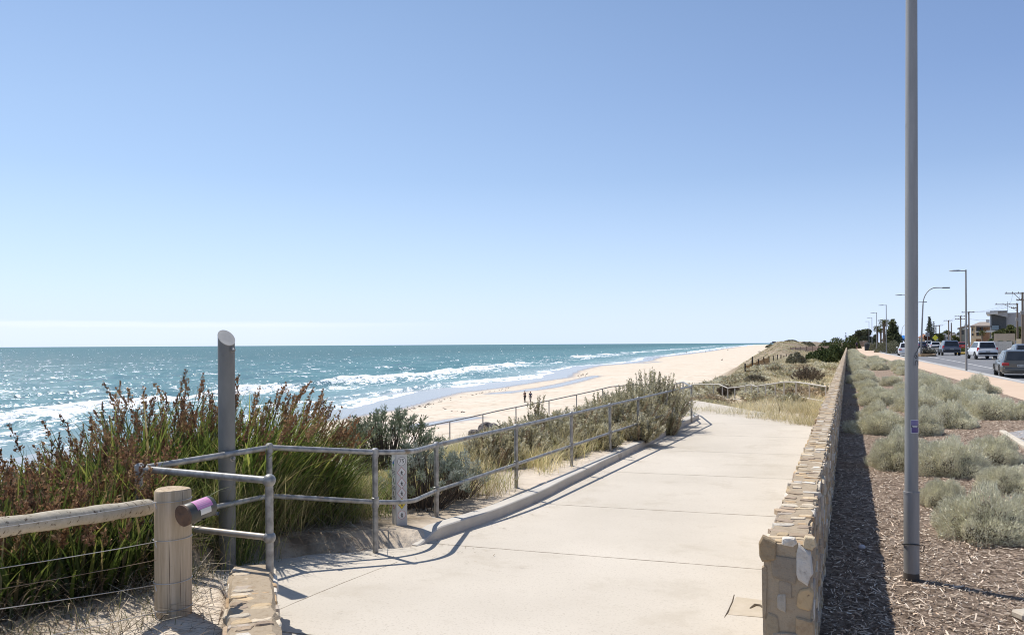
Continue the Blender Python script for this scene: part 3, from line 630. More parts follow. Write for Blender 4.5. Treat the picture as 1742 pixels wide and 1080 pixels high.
def build_handrail():
    r = .027
    A0 = D(458, 817, 5.8); A1 = D(237, 797, 6.35); A2 = D(458, 761, 7.6); A3 = D(638, 769, 8.0); BB = D(697, 769, 8.25); 
    base = Vector((-.94, 9.8, .745)); end = Vector((5.15, 22.9, .741)); dirn = end-base
    E = D(1162, 650, 25.5); E2 = D(1134, 656.5, 30); E2.z = E.z-.35
    T = thing('handrail', 'galvanised steel two-rail handrail running along the concrete path kerb', 'handrail', (A3.x, A3.y, gz(A3.x, A3.y)))
    top = [A0, A1, A2, A3, BB, base]; drop = [.415, .43, .46, .50, .52, .56]
    P1 = smooth_corner(top[2:]+[end], 2, .34, 9)
    mb = MB(); mb.tube(top[:2], r, 12); mb.ball(A1, .031); mb.tube(top[1:3], r, 12); mb.tube(P1, r, 12); mb.tube([end, E], r, 12); mb.tube([E, E2], r, 10); mb.ball(end, .03); mb.ball(E, .03)
    mb.build('top_rail', GAL, T, True)
    lo = [p-Vector((0, 0, d)) for p, d in zip(top, drop)]; lend = end-Vector((0, 0, .56))
    mb = MB(); mb.tube([lo[0], lo[0]*.38+lo[1]*.62], r*.9, 12); mb.build('mid_rail', RUSTY, T, True)
    mb = MB(); mb.tube([lo[1], lo[2]], r*.9, 12); mb.tube(smooth_corner(lo[2:]+[lend], 2, .34, 9), r*.9, 12); mb.tube([lend, E-Vector((0, 0, .56)), E2-Vector((0, 0, .56))], r*.9, 10); mb.build('mid_rail', GAL, T, True)
    def post(p, dr, gnd=None, ballr=.0, sl=.033):
        mb = MB(); g = gz(p.x, p.y)-.15 if gnd is None else gnd
        mb.tube([(p.x, p.y, g), (p.x, p.y, p.z)], .029, 12)
        if ballr:
            mb.ball((p.x, p.y, p.z), ballr, 14, 9); mb.ball((p.x, p.y, p.z-dr), ballr*.95, 14, 9)
        else:
            for zz in (p.z, p.z-dr): mb.lathe((p.x, p.y, zz), [(.029, -.05), (.037, -.045), (.037, .0), (.036, .028), (.022, .042)] if zz == p.z else [(.029, -.055), (.038, -.05), (.038, .045), (.029, .05)], 14)
            mb.lathe((p.x, p.y, gz(p.x, p.y)-.01), [(.055, 0), (.055, .012), (.03, .016)], 12)
        mb.build('post', GAL, T, True)
    post(A0, .415, -.02, .048); post(A1, .43); post(A2, .46); post(A3, .50)
    for k in (0, .163, .325, .477, .619, .80, 1.0): post(base+dirn*k, .56)
    for k in (.0, .17, .34, .5, .66, .83, 1.):
        p = E*(1-k)+E2*k; mb = MB(); mb.tube([(p.x, p.y, p.z-1.0), p], .022, 8); mb.build('post', GAL, T, True)
def far_rail(name, pts, posts, label, drop, r=.028, lowfrac=None, m=None, ground=True):
    m = m or GAL; c = pts[len(pts)//2]
    T = thing(name, label, 'handrail', (c.x, c.y, gz(c.x, c.y)))
    mb = MB(); mb.tube(pts, r, 8); mb.build('top_rail', m, T, True)
    if lowfrac:
        mb = MB(); mb.tube([p-Vector((0, 0, lowfrac)) for p in pts], r*.85, 8); mb.build('mid_rail', m, T, True)
    for p in posts:
        mb = MB(); mb.tube([(p.x, p.y, p.z-drop), (p.x, p.y, p.z+.01)], r*1.05, 8); mb.ball(p, r*1.25, 8, 6); mb.build('post', m, T, True)
def lerp_posts(pts, step):
    out = []; carry = 0
    for a, b in zip(pts[:-1], pts[1:]):
        L_ = (b-a).length; d = carry
        while d < L_: out.append(a.lerp(b, d/L_)); d += step
        carry = d-L_
    out.append(pts[-1]); return out
def build_far_rails():
    pts = [D(650, 746, 36.0), D(690, 733, 37.6), D(746.8, 720.5, 39.2), D(800, 709.5, 40.8), D(848, 698.5, 42.3), D(940, 680, 44.6), D(1005, 666, 47), D(1039, 657.8, 48.2), D(1073, 654.5, 49.2), D(1128, 653, 51)]
    far_rail('handrail', pts, lerp_posts(pts, 2.35), 'thin steel handrail of the lower ramp seen against the beach sand', 1.0, .03)
    p2 = [D(1177, 654, 43), D(1214, 653.4, 41), D(1224, 653.8, 40), D(1238, 660, 37.5), D(1258, 658, 36.6), D(1278.5, 654.3, 35.5), D(1286, 657, 34.5), D(1319, 652, 33.2), D(1334, 649.6, 32.6), D(1354.5, 649.8, 31.6), D(1377, 653, 30.5), D(1405, 657.5, 29.3)]
    q = [p2[i] for i in (1, 3, 5, 7, 8, 9, 10, 11)]+[D(1250, 659, 37), D(1229, 656, 39), D(1268, 656.3, 36), D(1289.5, 656.5, 34.3), D(1302.6, 654.6, 33.8)]
    far_rail('handrail', p2, q, 'zigzag sun-bleached steel handrail among dune grass at the end of the path', 1.15, .028, .56, M('bleached_steel', (.50, .45, .38), (.58, .53, .46), 6, .6, .35))
def build_wire_fence():
    c = D(294, 940, 5.2); zb = .20
    T = thing('wire_fence', 'weathered timber post and log rail fence strung with four wires', 'fence', (c.x, c.y, zb))
    mb = MB(); R = random.Random(3); n = 28; prof = []; rad = .113; ztop = D(294, 831, 5.2).z; vs = []; H = [zb-.25, zb, .4, .6, .8, ztop-.012, ztop]
    for i, z in enumerate(H):
        rr = rad*(1.0 if i < 5 else .995 if i == 5 else .94)
        for k in range(n):
            a = 2*PI*k/n; f = 1+.02*math.sin(3*a+1)+.012*math.sin(7*a)-.03*max(0, math.cos(a*1-2.2))**8
            vs.append((c.x+rr*f*math.cos(a), c.y+rr*f*math.sin(a), z+(-.003*math.sin(a*2) if i > 4 else 0)))
    fs = [(i*n+k, i*n+(k+1) % n, (i+1)*n+(k+1) % n, (i+1)*n+k) for i in range(len(H)-1) for k in range(n)]; vs.append((c.x, c.y, ztop-.004)); tp = len(vs)-1
    fs += [((len(H)-1)*n+k, (len(H)-1)*n+(k+1) % n, tp) for k in range(n)]
    mb.add(vs, fs); mb.build('post', WOODP, T, True, 35)
    a = D(252, 862, 5.38); b = D(-60, 905, 3.95); d = (b-a).normalized(); mb = MB(); pts = [a+d*((b-a).length*i/14) for i in range(15)]
    mb.tube(pts, [.053+.003*math.sin(i*1.7) for i in range(15)], 18)
    lr = mb.build('log_rail', WOODR, T, True, 50)
    far = D(-60, 950, 3.75); mb = MB()
    WIRE = M('fence_wire', (.55, .54, .52), (.42, .41, .39), 10, .45, .6); OLD = M('rusty_fence_wire', (.22, .15, .10), (.30, .24, .18), 10, .7, .3)
    for vr, vl, mt, rr in ((921, 976, WIRE, .0022), (952, 1012, OLD, .0018), (994, 1044, WIRE, .0024), (1041, 1110, WIRE, .0024), (855, 906, WIRE, .002)):
        p = D(266, vr, 5.08); q = D(-60, vl, 3.85); mid = (p+q)/2-Vector((0, 0, .004)); mb = MB()
        mb.tube([p, p.lerp(mid, .5)-Vector((0, 0, .002)), mid, q], rr, 6)
        if mt is WIRE:                                     # loop round the post and its twist
            zc = p.z; loop = [Vector((c.x+.118*math.cos(2*PI*k/24), c.y+.118*math.sin(2*PI*k/24), zc+.006*math.cos(2*PI*k/24))) for k in range(24)]
            mb.tube(loop, rr*1.15, 6, closed=True)
            tw = [p+Vector((.0+.028*k/8, -.02-.004*k, -.005*k+.008*math.sin(k*2))) for k in range(6)]; mb.tube(tw, rr, 5)
        mb.build('wire', mt, T, True)
    # dispenser tube fixed to the post
    a = D(311, 877, 4.98); b = D(351, 862, 5.14); ax = (b-a).normalized()
    Dp = thing('bag_dispenser', 'dark tube dog bag dispenser with pink label fixed to the wooden post', 'dispenser', a)
    X = ax; Y = Vector((0, 0, 1)).cross(X).normalized(); Z = X.cross(Y); R3 = Matrix((Y, Z, X)).transposed(); L_ = .215; rr = .066
    mb = MB(); mb.lathe(a, [(rr*.97, 0), (rr, .004), (rr, L_-.005), (rr*.95, L_)], 28, R3); mb.build('tube', M('dispenser_tube', (.045, .05, .045), (.09, .08, .065), 8, .4, dirt=((.12, .09, .06), 6, .6)), Dp, True, 40)
    mb = MB(); mb.lathe(a-ax*.005, [(rr*.93, 0), (rr*1.03, .001), (rr*1.03, .016), (rr*1.0, .018)], 28, R3); mb.lathe(a-ax*.008, [(.012, 0), (.02, .003), (.02, .01)], 12, R3)
    mb.build('end_cap', M('rusty_cap', (.085, .05, .032), (.14, .085, .055), 14, .8, bmp=.4, bs=40), Dp, True, 40)
    def decal(nm, a0, a1, l0, l1, mt, lines=0):
        mb = MB(); n = 9; vs = []
        for l in (l0, l1):
            for k in range(n):
                g = a0+(a1-a0)*k/(n-1); vs.append(a+ax*l+(Y*math.cos(g)+Z*math.sin(g))*(rr+.0015))
        mb.add(vs, [(k, k+1, n+k+1, n+k) for k in range(n-1)]); return mb.build(nm, mt, Dp, True, 60)
    # Y points towards -x/+y side; find the angle that faces camera-up
    up = math.atan2(Z.z, Y.z); 
    cd = (Vector((0, 0, ZC))-a); g0 = math.atan2(cd.dot(Z), cd.dot(Y))
    sg = 1 if math.sin(math.atan2(Z.z, Y.z)-g0) > 0 else -1
    top = g0+sg*.95
    decal('pink_label', g0-sg*.02, top+sg*.25, .065, .185, M('label_pink', (.62, .26, .46), (.58, .22, .42), 3, .5))
    decal('white_label', g0-sg*.60, g0-sg*.04, .082, .165, M('label_white', (.70, .68, .62), (.62, .60, .55), 6, .6))
    mb = MB()
    for k in range(5):
        g = g0+sg*(.15+.17*k); p = a+ax*(.078+.006*(k % 2))+(Y*math.cos(g)+Z*math.sin(g))*(rr+.002); q2 = a+ax*(.17-.012*(k % 3))+(Y*math.cos(g)+Z*math.sin(g))*(rr+.002); tn = (-Y*math.sin(g)+Z*math.cos(g))*.0012
        mb.add([p-tn, q2-tn, q2+tn, p+tn], [(0, 1, 2, 3)])
    mb.build('print_line', M('print_pale', (.75, .55, .66)), Dp)
    mb = MB(); R = random.Random(8); n, m_ = 9, 6; vs = []                 # torn plastic bag end pulled from the tube
    for i in range(n):
        for j in range(m_):
            k = i/(n-1); p = a+ax*(.10+.20*k)+Vector((0, 0, -rr*.9-.006+.035*math.sin(k*2.6)*k-.03*k*k))+Vector((.0, -.03+.03*(j-2.5)*(1-.55*k)+.0, .012*math.sin(j*2.1+i)*.9+R.uniform(-.006, .006)))
            vs.append(p)
    mb.add(vs, [(i*m_+j, i*m_+j+1, (i+1)*m_+j+1, (i+1)*m_+j) for i in range(n-1) for j in range(m_-1)])
    mb.build('bag', M('black_plastic', (.03, .03, .032), (.05, .05, .055), 20, .18), Dp, True, 180)
def build_bollard():
    p = P(387, 960, -.01); r = .074; n = 32; T = thing('steel_bollard', 'tall grey steel pole with slanted oval top behind the wooden fence post', 'bollard', (p.x, p.y, gz(p.x, p.y)))
    zt = D(386, 562, p.y).z; zl = D(395, 588, p.y).z; mb = MB(); vs = []
    ax = math.atan2(-.75, .66)
    for lev in range(4):
        for k in range(n):
            a = 2*PI*k/n; x, y = r*math.cos(a), r*math.sin(a); k2 = (math.cos(a-ax)+1)/2
            z = (-.15, .8, 1.6, zt-(zt-zl)*k2)[lev]; vs.append((p.x+x, p.y+y, z))
    mb.add(vs, [(i*n+k, i*n+(k+1) % n, (i+1)*n+(k+1) % n, (i+1)*n+k) for i in range(3) for k in range(n)])
    mb.build('tube', M('bollard_steel', (.165, .16, .145), (.235, .228, .205), 5, .6, .2, bmp=.2, bs=70, bd=.002, mapping={'scale': (1, 1, .4)}, dirt=((.12, .115, .10), 3, .58)), T, True)
    mb = MB(); ring = [Vector((p.x+1.02*r*math.cos(2*PI*k/n), p.y+1.02*r*math.sin(2*PI*k/n), zt-(zt-zl)*(1.02*math.cos(2*PI*k/n-ax)+1)/2)) for k in range(n)]
    nr = Vector((math.cos(ax)*(zt-zl), math.sin(ax)*(zt-zl), 2*r)).normalized(); mb.poly(ring, .006, nr); mb.build('cap', M('cap_plate', (.46, .44, .40), (.34, .33, .31), 9, .6, .3), T)
    for v in (595, 780):
        q = D(396.5, v, p.y-.045); a = Vector((.55, -.6, 0)).normalized(); R3 = Matrix((Vector((0, 0, 1)), a.cross(Vector((0, 0, 1))), a)).transposed()
        mb = MB(); mb.lathe(q-a*.012, [(.026, 0), (.026, .008), (.016, .01), (.015, .026), (.008, .034)], 12, R3); mb.build('bolt', GAL, T, True)
def build_sign_post():
    c = D(680, 897, 9.0); c.z = gz(c.x, c.y); h = D(680, 768, 9.0).z-c.z; w = .135; rz = math.radians(29)
    T = thing('sign_post', 'white square post covered in beach rule symbols behind the railing bend', 'sign post', c)
    mb = MB(); mb.box((c.x, c.y, c.z+h/2-.05), (w, w, h+.1), rz, .008); mb.build('post', M('sign_post_white', (.60, .59, .56), (.52, .51, .49), 5, .6), T, True, 30)
    ca, sa = math.cos(rz), math.sin(rz)
    fr = {'L': (Vector((-ca*0+-sa*0, 0, 0)), None)}
    nl = Vector((sa, -ca, 0)); el = Vector((ca, sa, 0))             # face turned to the right of camera?
    faces = sorted([(Vector((sa, -ca, 0)), Vector((ca, sa, 0))), (Vector((-ca, -sa, 0)), Vector((sa, -ca, 0)))], key=lambda f: f[0].x)
    up = Vector((0, 0, 1)); S = {}
    WH = M('sign_white', (.78, .77, .74), rough=.5); BK = M('sign_black', (.05, .05, .05), rough=.5); RD = M('sign_red', (.50, .10, .08), rough=.5)
    YL = M('sign_yellow', (.75, .58, .06), rough=.5); BL = M('sign_blue', (.05, .16, .42), rough=.5); GR = M('sign_green', (.10, .32, .10), rough=.5)
    def plate(fi, nm, x, z, pts, mt, lift):
        nr, e = faces[fi]; o = c+nr*(w/2+lift)+up*z+e*x; mb = MB(); mb.poly([o+e*px+up*pz for px, pz in pts], .0006, nr); return mb.build(nm, mt, T)
    def circ(r, n=20): return [(r*math.cos(2*PI*k/n), r*math.sin(2*PI*k/n)) for k in range(n)]
    def rect(w_, h_): return [(-w_/2, -h_/2), (w_/2, -h_/2), (w_/2, h_/2), (-w_/2, h_/2)]
    def ring(fi, x, z, r, mt, lift, wd=.006):
        nr, e = faces[fi]; o = c+nr*(w/2+lift)+up*z+e*x; n = 24; vs = []
        for k in range(n):
            for rr in (r, r-wd): vs.append(o+e*rr*math.cos(2*PI*k/n)+up*rr*math.sin(2*PI*k/n))
        mb = MB(); mb.add(vs, [(2*k, (2*k+2) % (2*n), (2*k+3) % (2*n), 2*k+1) for k in range(n)]); return mb.build('symbol_ring', mt, T)
    def man(fi, x, z, s, mt, lift=.003):
        plate(fi, 'symbol_figure', x, z, [(px*s, pz*s) for px, pz in [(-.1, .18), (.1, .18), (.3, -.02), (.22, -.08), (.1, .03), (.1, -.1), (.25, -.5), (.12, -.5), (0, -.2), (-.12, -.5), (-.25, -.5), (-.1, -.1), (-.1, .03), (-.24, -.06), (-.3, 0)]], mt, lift)
        plate(fi, 'symbol_head', x, z+.31*s, circ(.1*s, 10), mt, lift)
    # left (shaded) face
    plate(0, 'logo_plate', 0, h-.115, rect(.115, .125), WH, .0012)
    plate(0, 'logo_diamond', -.008, h-.125, [(-.032, 0), (0, -.035), (.032, 0), (0, .035)], BL, .002)
    plate(0, 'logo_diamond', -.008, h-.143, [(-.026, .006), (0, -.02), (.026, .006), (0, .012)], GR, .0028)
    for k in range(3): plate(0, 'logo_stripe', .016+.010*k, h-.095+.010*k-.006, [(-.022, -.022), (-.018, -.026), (.022, .014), (.018, .018)], GR if k == 1 else BL, .0028)
    def txt(fi, s, x, z, size, mt):
        nr, e = faces[fi]; cu = bpy.data.curves.new('t', 'FONT'); cu.body = s; cu.size = size; cu.align_x = 'CENTER'; cu.align_y = 'CENTER'; cu.extrude = .0003
        ob = bpy.data.objects.new('t', cu); COL.objects.link(ob); dg = bpy.context.evaluated_depsgraph_get(); me = bpy.data.meshes.new_from_object(ob.evaluated_get(dg)); bpy.data.objects.remove(ob)
        o2 = bpy.data.objects.new('number', me); COL.objects.link(o2); me.materials.clear(); me.materials.append(mt); o2.parent = T
        o = nr*(w/2+.0035)+up*z+e*x; o2.matrix_local = Matrix((( e.x, 0, nr.x, o.x), (e.y, 0, nr.y, o.y), (0, 1, 0, o.z), (0, 0, 0, 1)))
    for z0, n in ((h-.225, 3), (h-.395, 3), (h-.505, 1)):
        plate(0, 'text_plate', 0, z0, rect(.115, .018*n+.012), WH, .0011)
        for k in range(n):
            R = random.Random(int(z0*1000)+k); x = -.05
            while x < .045:
                l = R.uniform(.008, .02); plate(0, 'text_line', x+l/2, z0+(k-(n-1)/2)*.017, rect(l, .007), BK, .0022); x += l+.005
    for z0, cl in ((h-.31, GR), (h-.455, BK), (h-.585, RD)):
        plate(0, 'symbol_plate', 0, z0, circ(.050), WH, .0012); ring(0, 0, z0, .050, cl, .002); man(0, 0, z0, .062, BK)
    plate(0, 'symbol_bar', 0, h-.585, [(-.034, .036), (-.038, .032), (.034, -.036), (.038, -.032)], RD, .004)
    # right (sunlit) face
    plate(1, 'symbol_plate', 0, h-.10, circ(.050), WH, .0012); ring(1, 0, h-.10, .050, BK, .002, .004); txt(1, '75', 0, h-.10, .066, BK)
    dia = [(-.048, 0), (0, -.058), (.048, 0), (0, .058)]
    for z0 in (h-.225, h-.345, h-.455):
        plate(1, 'symbol_plate', 0, z0, [(x*1.12, z*1.12) for x, z in dia], RD, .001); plate(1, 'symbol_plate', 0, z0, dia, WH, .0018); man(1, 0, z0-.002, .058, BK)
    plate(1, 'symbol_plate', 0, h-.575, [(x*1.1, z*1.1) for x, z in dia], BK, .001); plate(1, 'symbol_plate', 0, h-.575, dia, YL, .0018); man(1, 0, h-.577, .058, BK)
    plate(1, 'symbol_plate', 0, h-.70, circ(.048), WH, .0012); ring(1, 0, h-.70, .048, RD, .002, .004); man(1, 0, h-.70, .058, BK)
def lamp_post(base, H, label, group, arm_dir, near=False, lean=0., k=1.0):
    T = thing('street_lamp', label, 'street lamp', base, 0, group)
    mb = MB(); x, y, z = base; r0 = .052*k; lx = lean*H
    if near:
        zs = z+D(1550, 838, y).z-z
        mb.tube([(x, y, z-.2), (x+lean*(zs-z), y, zs)], .060, 28); mb.build('base_sleeve', GALP, T, True); mb = MB()
        mb.tube([(x+lean*(zs-z), y, zs-.02), (x+lean*2.5, y, z+2.5), (x+lx, y, z+H)], [.0525, .050, .040], 28); mb.build('pole', GALP, T, True)
        mb = MB(); mb.tube([(x+lean*(zs-z), y, zs-.004), (x+lean*(zs-z), y, zs+.012)], .0615, 28); mb.build('sleeve_collar', GALP, T, True)
        mb = MB(); mb.tube([(x, y, z-.1), (x, y, z+.06)], .0612, 28); mb.build('footing_band', M('footing_band', (.10, .085, .07), rough=.9), T, True)
    else:
        mb.tube([(x, y, z-.2), (x, y, z+.5), (x, y, z+H)], [r0*1.15, r0*1.1, r0*.8], 10); mb.build('pole', GALP, T, True)
    a = Vector(arm_dir).normalized(); tp = Vector((x+lx, y, z+H-.06)); sd = Vector((-a.y, a.x, 0)); mb = MB()
    mb.tube([tp, tp+a*.42], .028*k, 8); mb.build('arm', GALP, T, True)
    mb = MB(); c = tp+a*.44; vs = []
    for q, (wd, up, dn) in zip((0, .12, .45, .62, .68), ((.06, .04, -.03), (.13, .055, -.035), (.14, .05, -.03), (.10, .03, -.02), (.04, .01, -.01))):
        p = c+a*(q-.12); vs += [p+sd*wd+Vector((0, 0, dn)), p-sd*wd+Vector((0, 0, dn)), p-sd*wd*.7+Vector((0, 0, up)), p+sd*wd*.7+Vector((0, 0, up))]
    mb.add(vs, [(i*4+j, i*4+(j+1) % 4, i*4+4+(j+1) % 4, i*4+4+j) for i in range(4) for j in range(4)]+[(3, 2, 1, 0), (16, 17, 18, 19)])
    mb.build('lamp_head', M('lamp_head_grey', (.42, .42, .41), rough=.5), T, True, 30)
    return T
def build_near_lamp():
    p = P(1550.5, 977, .04); p.z = float(right_z(*st(p.x, p.y)))
    T = lamp_post(p, 6.4, 'nearest tall grey lamp pole with purple sticker rising from the bark mulch', 'street lamps', (-.92, .39, 0), True, .0055)
    vd = Vector((-p.x, -p.y, 0)).normalized(); g0 = math.atan2(vd.y, vd.x)
    def wrap(nm, u0, u1, v0, v1, mt, lift, shape):
        """patch on the pole; shape: outline in unit square mapped to angle/height"""
        mb = MB(); zt = D(1550, v0, p.y).z; zb_ = D(1550, v1, p.y).z; rr = .0527+lift; vs = []
        for (a, b) in shape:
            g = g0+(-1)*0+math.asin(max(-.98, min(.98, ((u0+(u1-u0)*a)-1550.2)/10.6))); z = zt+(zb_-zt)*b
            vs.append((p.x+math.cos(g)*rr+.0055*(z-p.z), p.y+math.sin(g)*rr, z))
        n = len(vs)//2; mb.add(vs, [(k, k+1, n+k+1, n+k) for k in range(n-1)]); return mb.build(nm, mt, T, True, 60)
    def tile(a0, a1, b0, b1, n=7): return [(a0+(a1-a0)*k/(n-1), b0) for k in range(n)]+[(a0+(a1-a0)*k/(n-1), b1) for k in range(n)]
    PU = M('sticker_purple', (.10, .07, .22), rough=.4); LV = M('sticker_lavender', (.21, .18, .36), rough=.4); WHs = M('sticker_white', (.72, .72, .75), rough=.4); DK = M('sticker_dark', (.03, .03, .05), rough=.4)
    wrap('sticker', 1549, 1561, 713, 735.5, WHs, .0008, tile(0, 1, 0, 1)); wrap('sticker_field', 1549.7, 1560.4, 713.8, 722, LV, .0014, tile(0, 1, 0, 1)); wrap('sticker_field', 1550.2, 1560.0, 726, 734.8, PU, .0014, tile(0, 1, 0, 1))
    wrap('sticker_band', 1549.7, 1560.4, 722, 726, DK, .0014, tile(0, 1, 0, 1)); wrap('sticker_lettering', 1551, 1559, 722.6, 723.8, WHs, .002, tile(0, 1, 0, 1)); wrap('sticker_lettering', 1552, 1558.6, 725, 726, WHs, .002, tile(0, 1, 0, 1))
    GP = M('paste_grey', (.30, .30, .30), rough=.7); INK = M('marker_ink', (.02, .02, .02), rough=.5)
    wrap('graffiti_patch', 1553.5, 1560.5, 598, 622, GP, .0006, [(.62, 0), (.75, 0), (.85, 0), (.95, 0), (0, .3), (.3, .3), (.6, .3), (.98, .3)]); wrap('graffiti_patch', 1553.5, 1560.6, 605, 622, GP, .0006, tile(0, 1, 0, 1))
    def ink(pts, wd=.0025):
        mb = MB(); rr = .0537; q = []
        for u, v in pts:
            g = g0+math.asin(max(-.97, min(.97, (u-1550.2)/10.6))); z = D(1550, v, p.y).z; q.append((p.x+math.cos(g)*rr+.0055*(z-p.z), p.y+math.sin(g)*rr, z))
        mb.tube(q, wd, 5); mb.build('graffiti', INK, T, True)
    ink([(1558, 606), (1555.5, 603.5), (1554.6, 606), (1556, 609), (1558.8, 608), (1558, 604), (1557, 605.5)]); ink([(1557.3, 606), (1557.3, 606.8)]); ink([(1555.5, 621), (1555.8, 615), (1557.5, 613), (1559.5, 615), (1559.8, 620)]); ink([(1560.4, 592), (1559, 597), (1556, 601), (1555, 603)], .0018)
    mb = MB(); z = D(1550, 926, p.y).z; n = 30; loop = [Vector((p.x+.0665*math.cos(2*PI*k/n), p.y+.0665*math.sin(2*PI*k/n), z+.018*math.sin(2*PI*k/n+.3)*-1)) for k in range(n)]
    mb.tube(loop, .005, 6, closed=True); e = p+Vector((.062, -.04, 0)); mb.tube([Vector((e.x, e.y, z+.01)), Vector((e.x+.022, e.y-.01, z+.0)), Vector((e.x+.02, e.y, z-.045)), Vector((e.x+.004, e.y+.01, z-.055))], .004, 6)
    mb.build('cable_tie', M('black_cable', (.02, .02, .02), rough=.4), T, True)
build_handrail(); build_far_rails(); build_wire_fence(); build_bollard(); build_sign_post(); build_near_lamp()
# ================================================================== VEGETATION
LEAF = M('reed_leaf', (1, 1, 1), (.85, .85, .85), 30, .42, tint=True, transl=.42, spec=.35)
DRY = M('dry_leaf', (1, 1, 1), (.85, .85, .85), 30, .8, tint=True, transl=.2, spec=.2)
SILV = M('silver_leaf', (1, 1, 1), (.9, .9, .9), 30, .8, tint=True, transl=.14, spec=.15)
TREE = M('tree_leaf', (1, 1, 1), (.85, .85, .85), 3, .7, tint=True, transl=.15, spec=.2)
BARK = M('bark', (.16, .125, .10), (.22, .18, .14), 6, .9, bmp=.4, bs=20)
def U(a, b, n): return rng.uniform(a, b, n)
def reed(x, y, h, lx, label, group, n=240, spread=.30, heads=34, back=0., dim=1., dead=.5):
    z = gz(x, y); T = thing('reed_clump', label, 'reeds', (x, y, z), 0, group)
    def pos(n, sp): 
        a = U(0, 2*PI, n); r = sp*np.sqrt(rng.random(n)); X = x+r*np.cos(a); Y = y+r*np.sin(a)
        return np.stack([X, Y, terrain(X, Y)-.03], 1), a
    def dirs(n, lean0, sg):
        lv = np.stack([rng.normal(0, sg, n)+lx, rng.normal(0, sg, n)+back], 1); return np.arctan2(lv[:, 1], lv[:, 0]), np.clip(np.hypot(lv[:, 0], lv[:, 1]), 0, 1.2)
    p, a = pos(n, spread); az, le = dirs(n, .1, .24)
    gl = h*np.clip(rng.normal(.82, .16, n), .35, 1.15)
    col = dim*pal(n, [(.095, .145, .03), (.155, .215, .045), (.25, .305, .065), (.40, .42, .10), (.42, .34, .15)], .15, [.3, .32, .2, .12, .06])
    V, Q, C = blades(p, az, le*.7, U(.05, .95, n)*(1+le), gl, U(.015, .034, n), col, 6, .06, rng.normal(0, .7, n))
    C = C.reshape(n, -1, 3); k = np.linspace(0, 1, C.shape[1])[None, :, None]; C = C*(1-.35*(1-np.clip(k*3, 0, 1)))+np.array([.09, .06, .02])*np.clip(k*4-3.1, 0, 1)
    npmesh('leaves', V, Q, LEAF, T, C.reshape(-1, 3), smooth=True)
    m = int(n*dead); p, a = pos(m, spread*1.25); az, le = dirs(m, .3, .5)
    V, Q, C = blades(p, az, le*.8+.15, U(.6, 2.0, m), h*U(.35, .85, m), U(.006, .014, m), pal(m, [(.32, .25, .16), (.20, .14, .085), (.12, .085, .05), (.46, .40, .29)], .15, [.4, .3, .2, .1]), 6, .1, rng.normal(0, .6, m))
    npmesh('dead_leaves', V, Q, DRY, T, C, smooth=True)
    if heads:
        p, a = pos(heads, spread*.8); az, le = dirs(heads, .1, .2); L_ = h*np.clip(rng.normal(.98, .12, heads), .6, 1.25); st_ = []; cl = []
        cu = U(.05, .35, heads); t = np.linspace(0, 1, 9); th = (le*.65)[:, None]+cu[:, None]*t
        hx = np.cumsum(np.sin(th)*L_[:, None]/9, 1); hz = np.cumsum(np.cos(th)*L_[:, None]/9, 1)
        mb = MB(); mb.cur = (.13, .13, .05); cen, nr, cc, ll = [], [], [], []
        for i in range(heads):
            pts = [Vector((p[i, 0]+hx[i, j]*math.cos(az[i]), p[i, 1]+hx[i, j]*math.sin(az[i]), p[i, 2]+hz[i, j])) for j in range(9)]
            mb.tube([pts[0], pts[2], pts[4], pts[6], pts[8]], [.005, .004, .0035, .003, .0015], 4, False)
            hl = rng.uniform(.16, .34); base = np.array(rng.choice([0, 1, 2], p=[.5, .3, .2])); bc = np.array([(.34, .185, .095), (.23, .13, .075), (.46, .285, .15)][int(base)])
            k = int(hl*300)
            for j in range(k):
                q = rng.random()**.8; w = pts[8].lerp(pts[6], min(1, q*hl/max((pts[8]-pts[6]).length, .01)))
                lump = .55+.45*math.sin(q*16+i)
                off = rng.normal(0, 1, 3); off /= np.linalg.norm(off); rad = (.014+.034*q)*lump
                cen.append((w.x+off[0]*rad, w.y+off[1]*rad, w.z+off[2]*rad)); nr.append((off[0]*.6, off[1]*.6, .8)); cc.append(np.clip(bc*rng.uniform(.6, 1.5), 0, 1)); ll.append(rng.uniform(.018, .042))
        mb.build('flower_stalks', LEAF, T)
        V, Q, C = leaves(np.array(cen), np.array(nr), np.array(ll), np.array(ll)*.5, np.array(cc), .5); npmesh('flower_heads', V, Q, DRY, T, C)
    return T
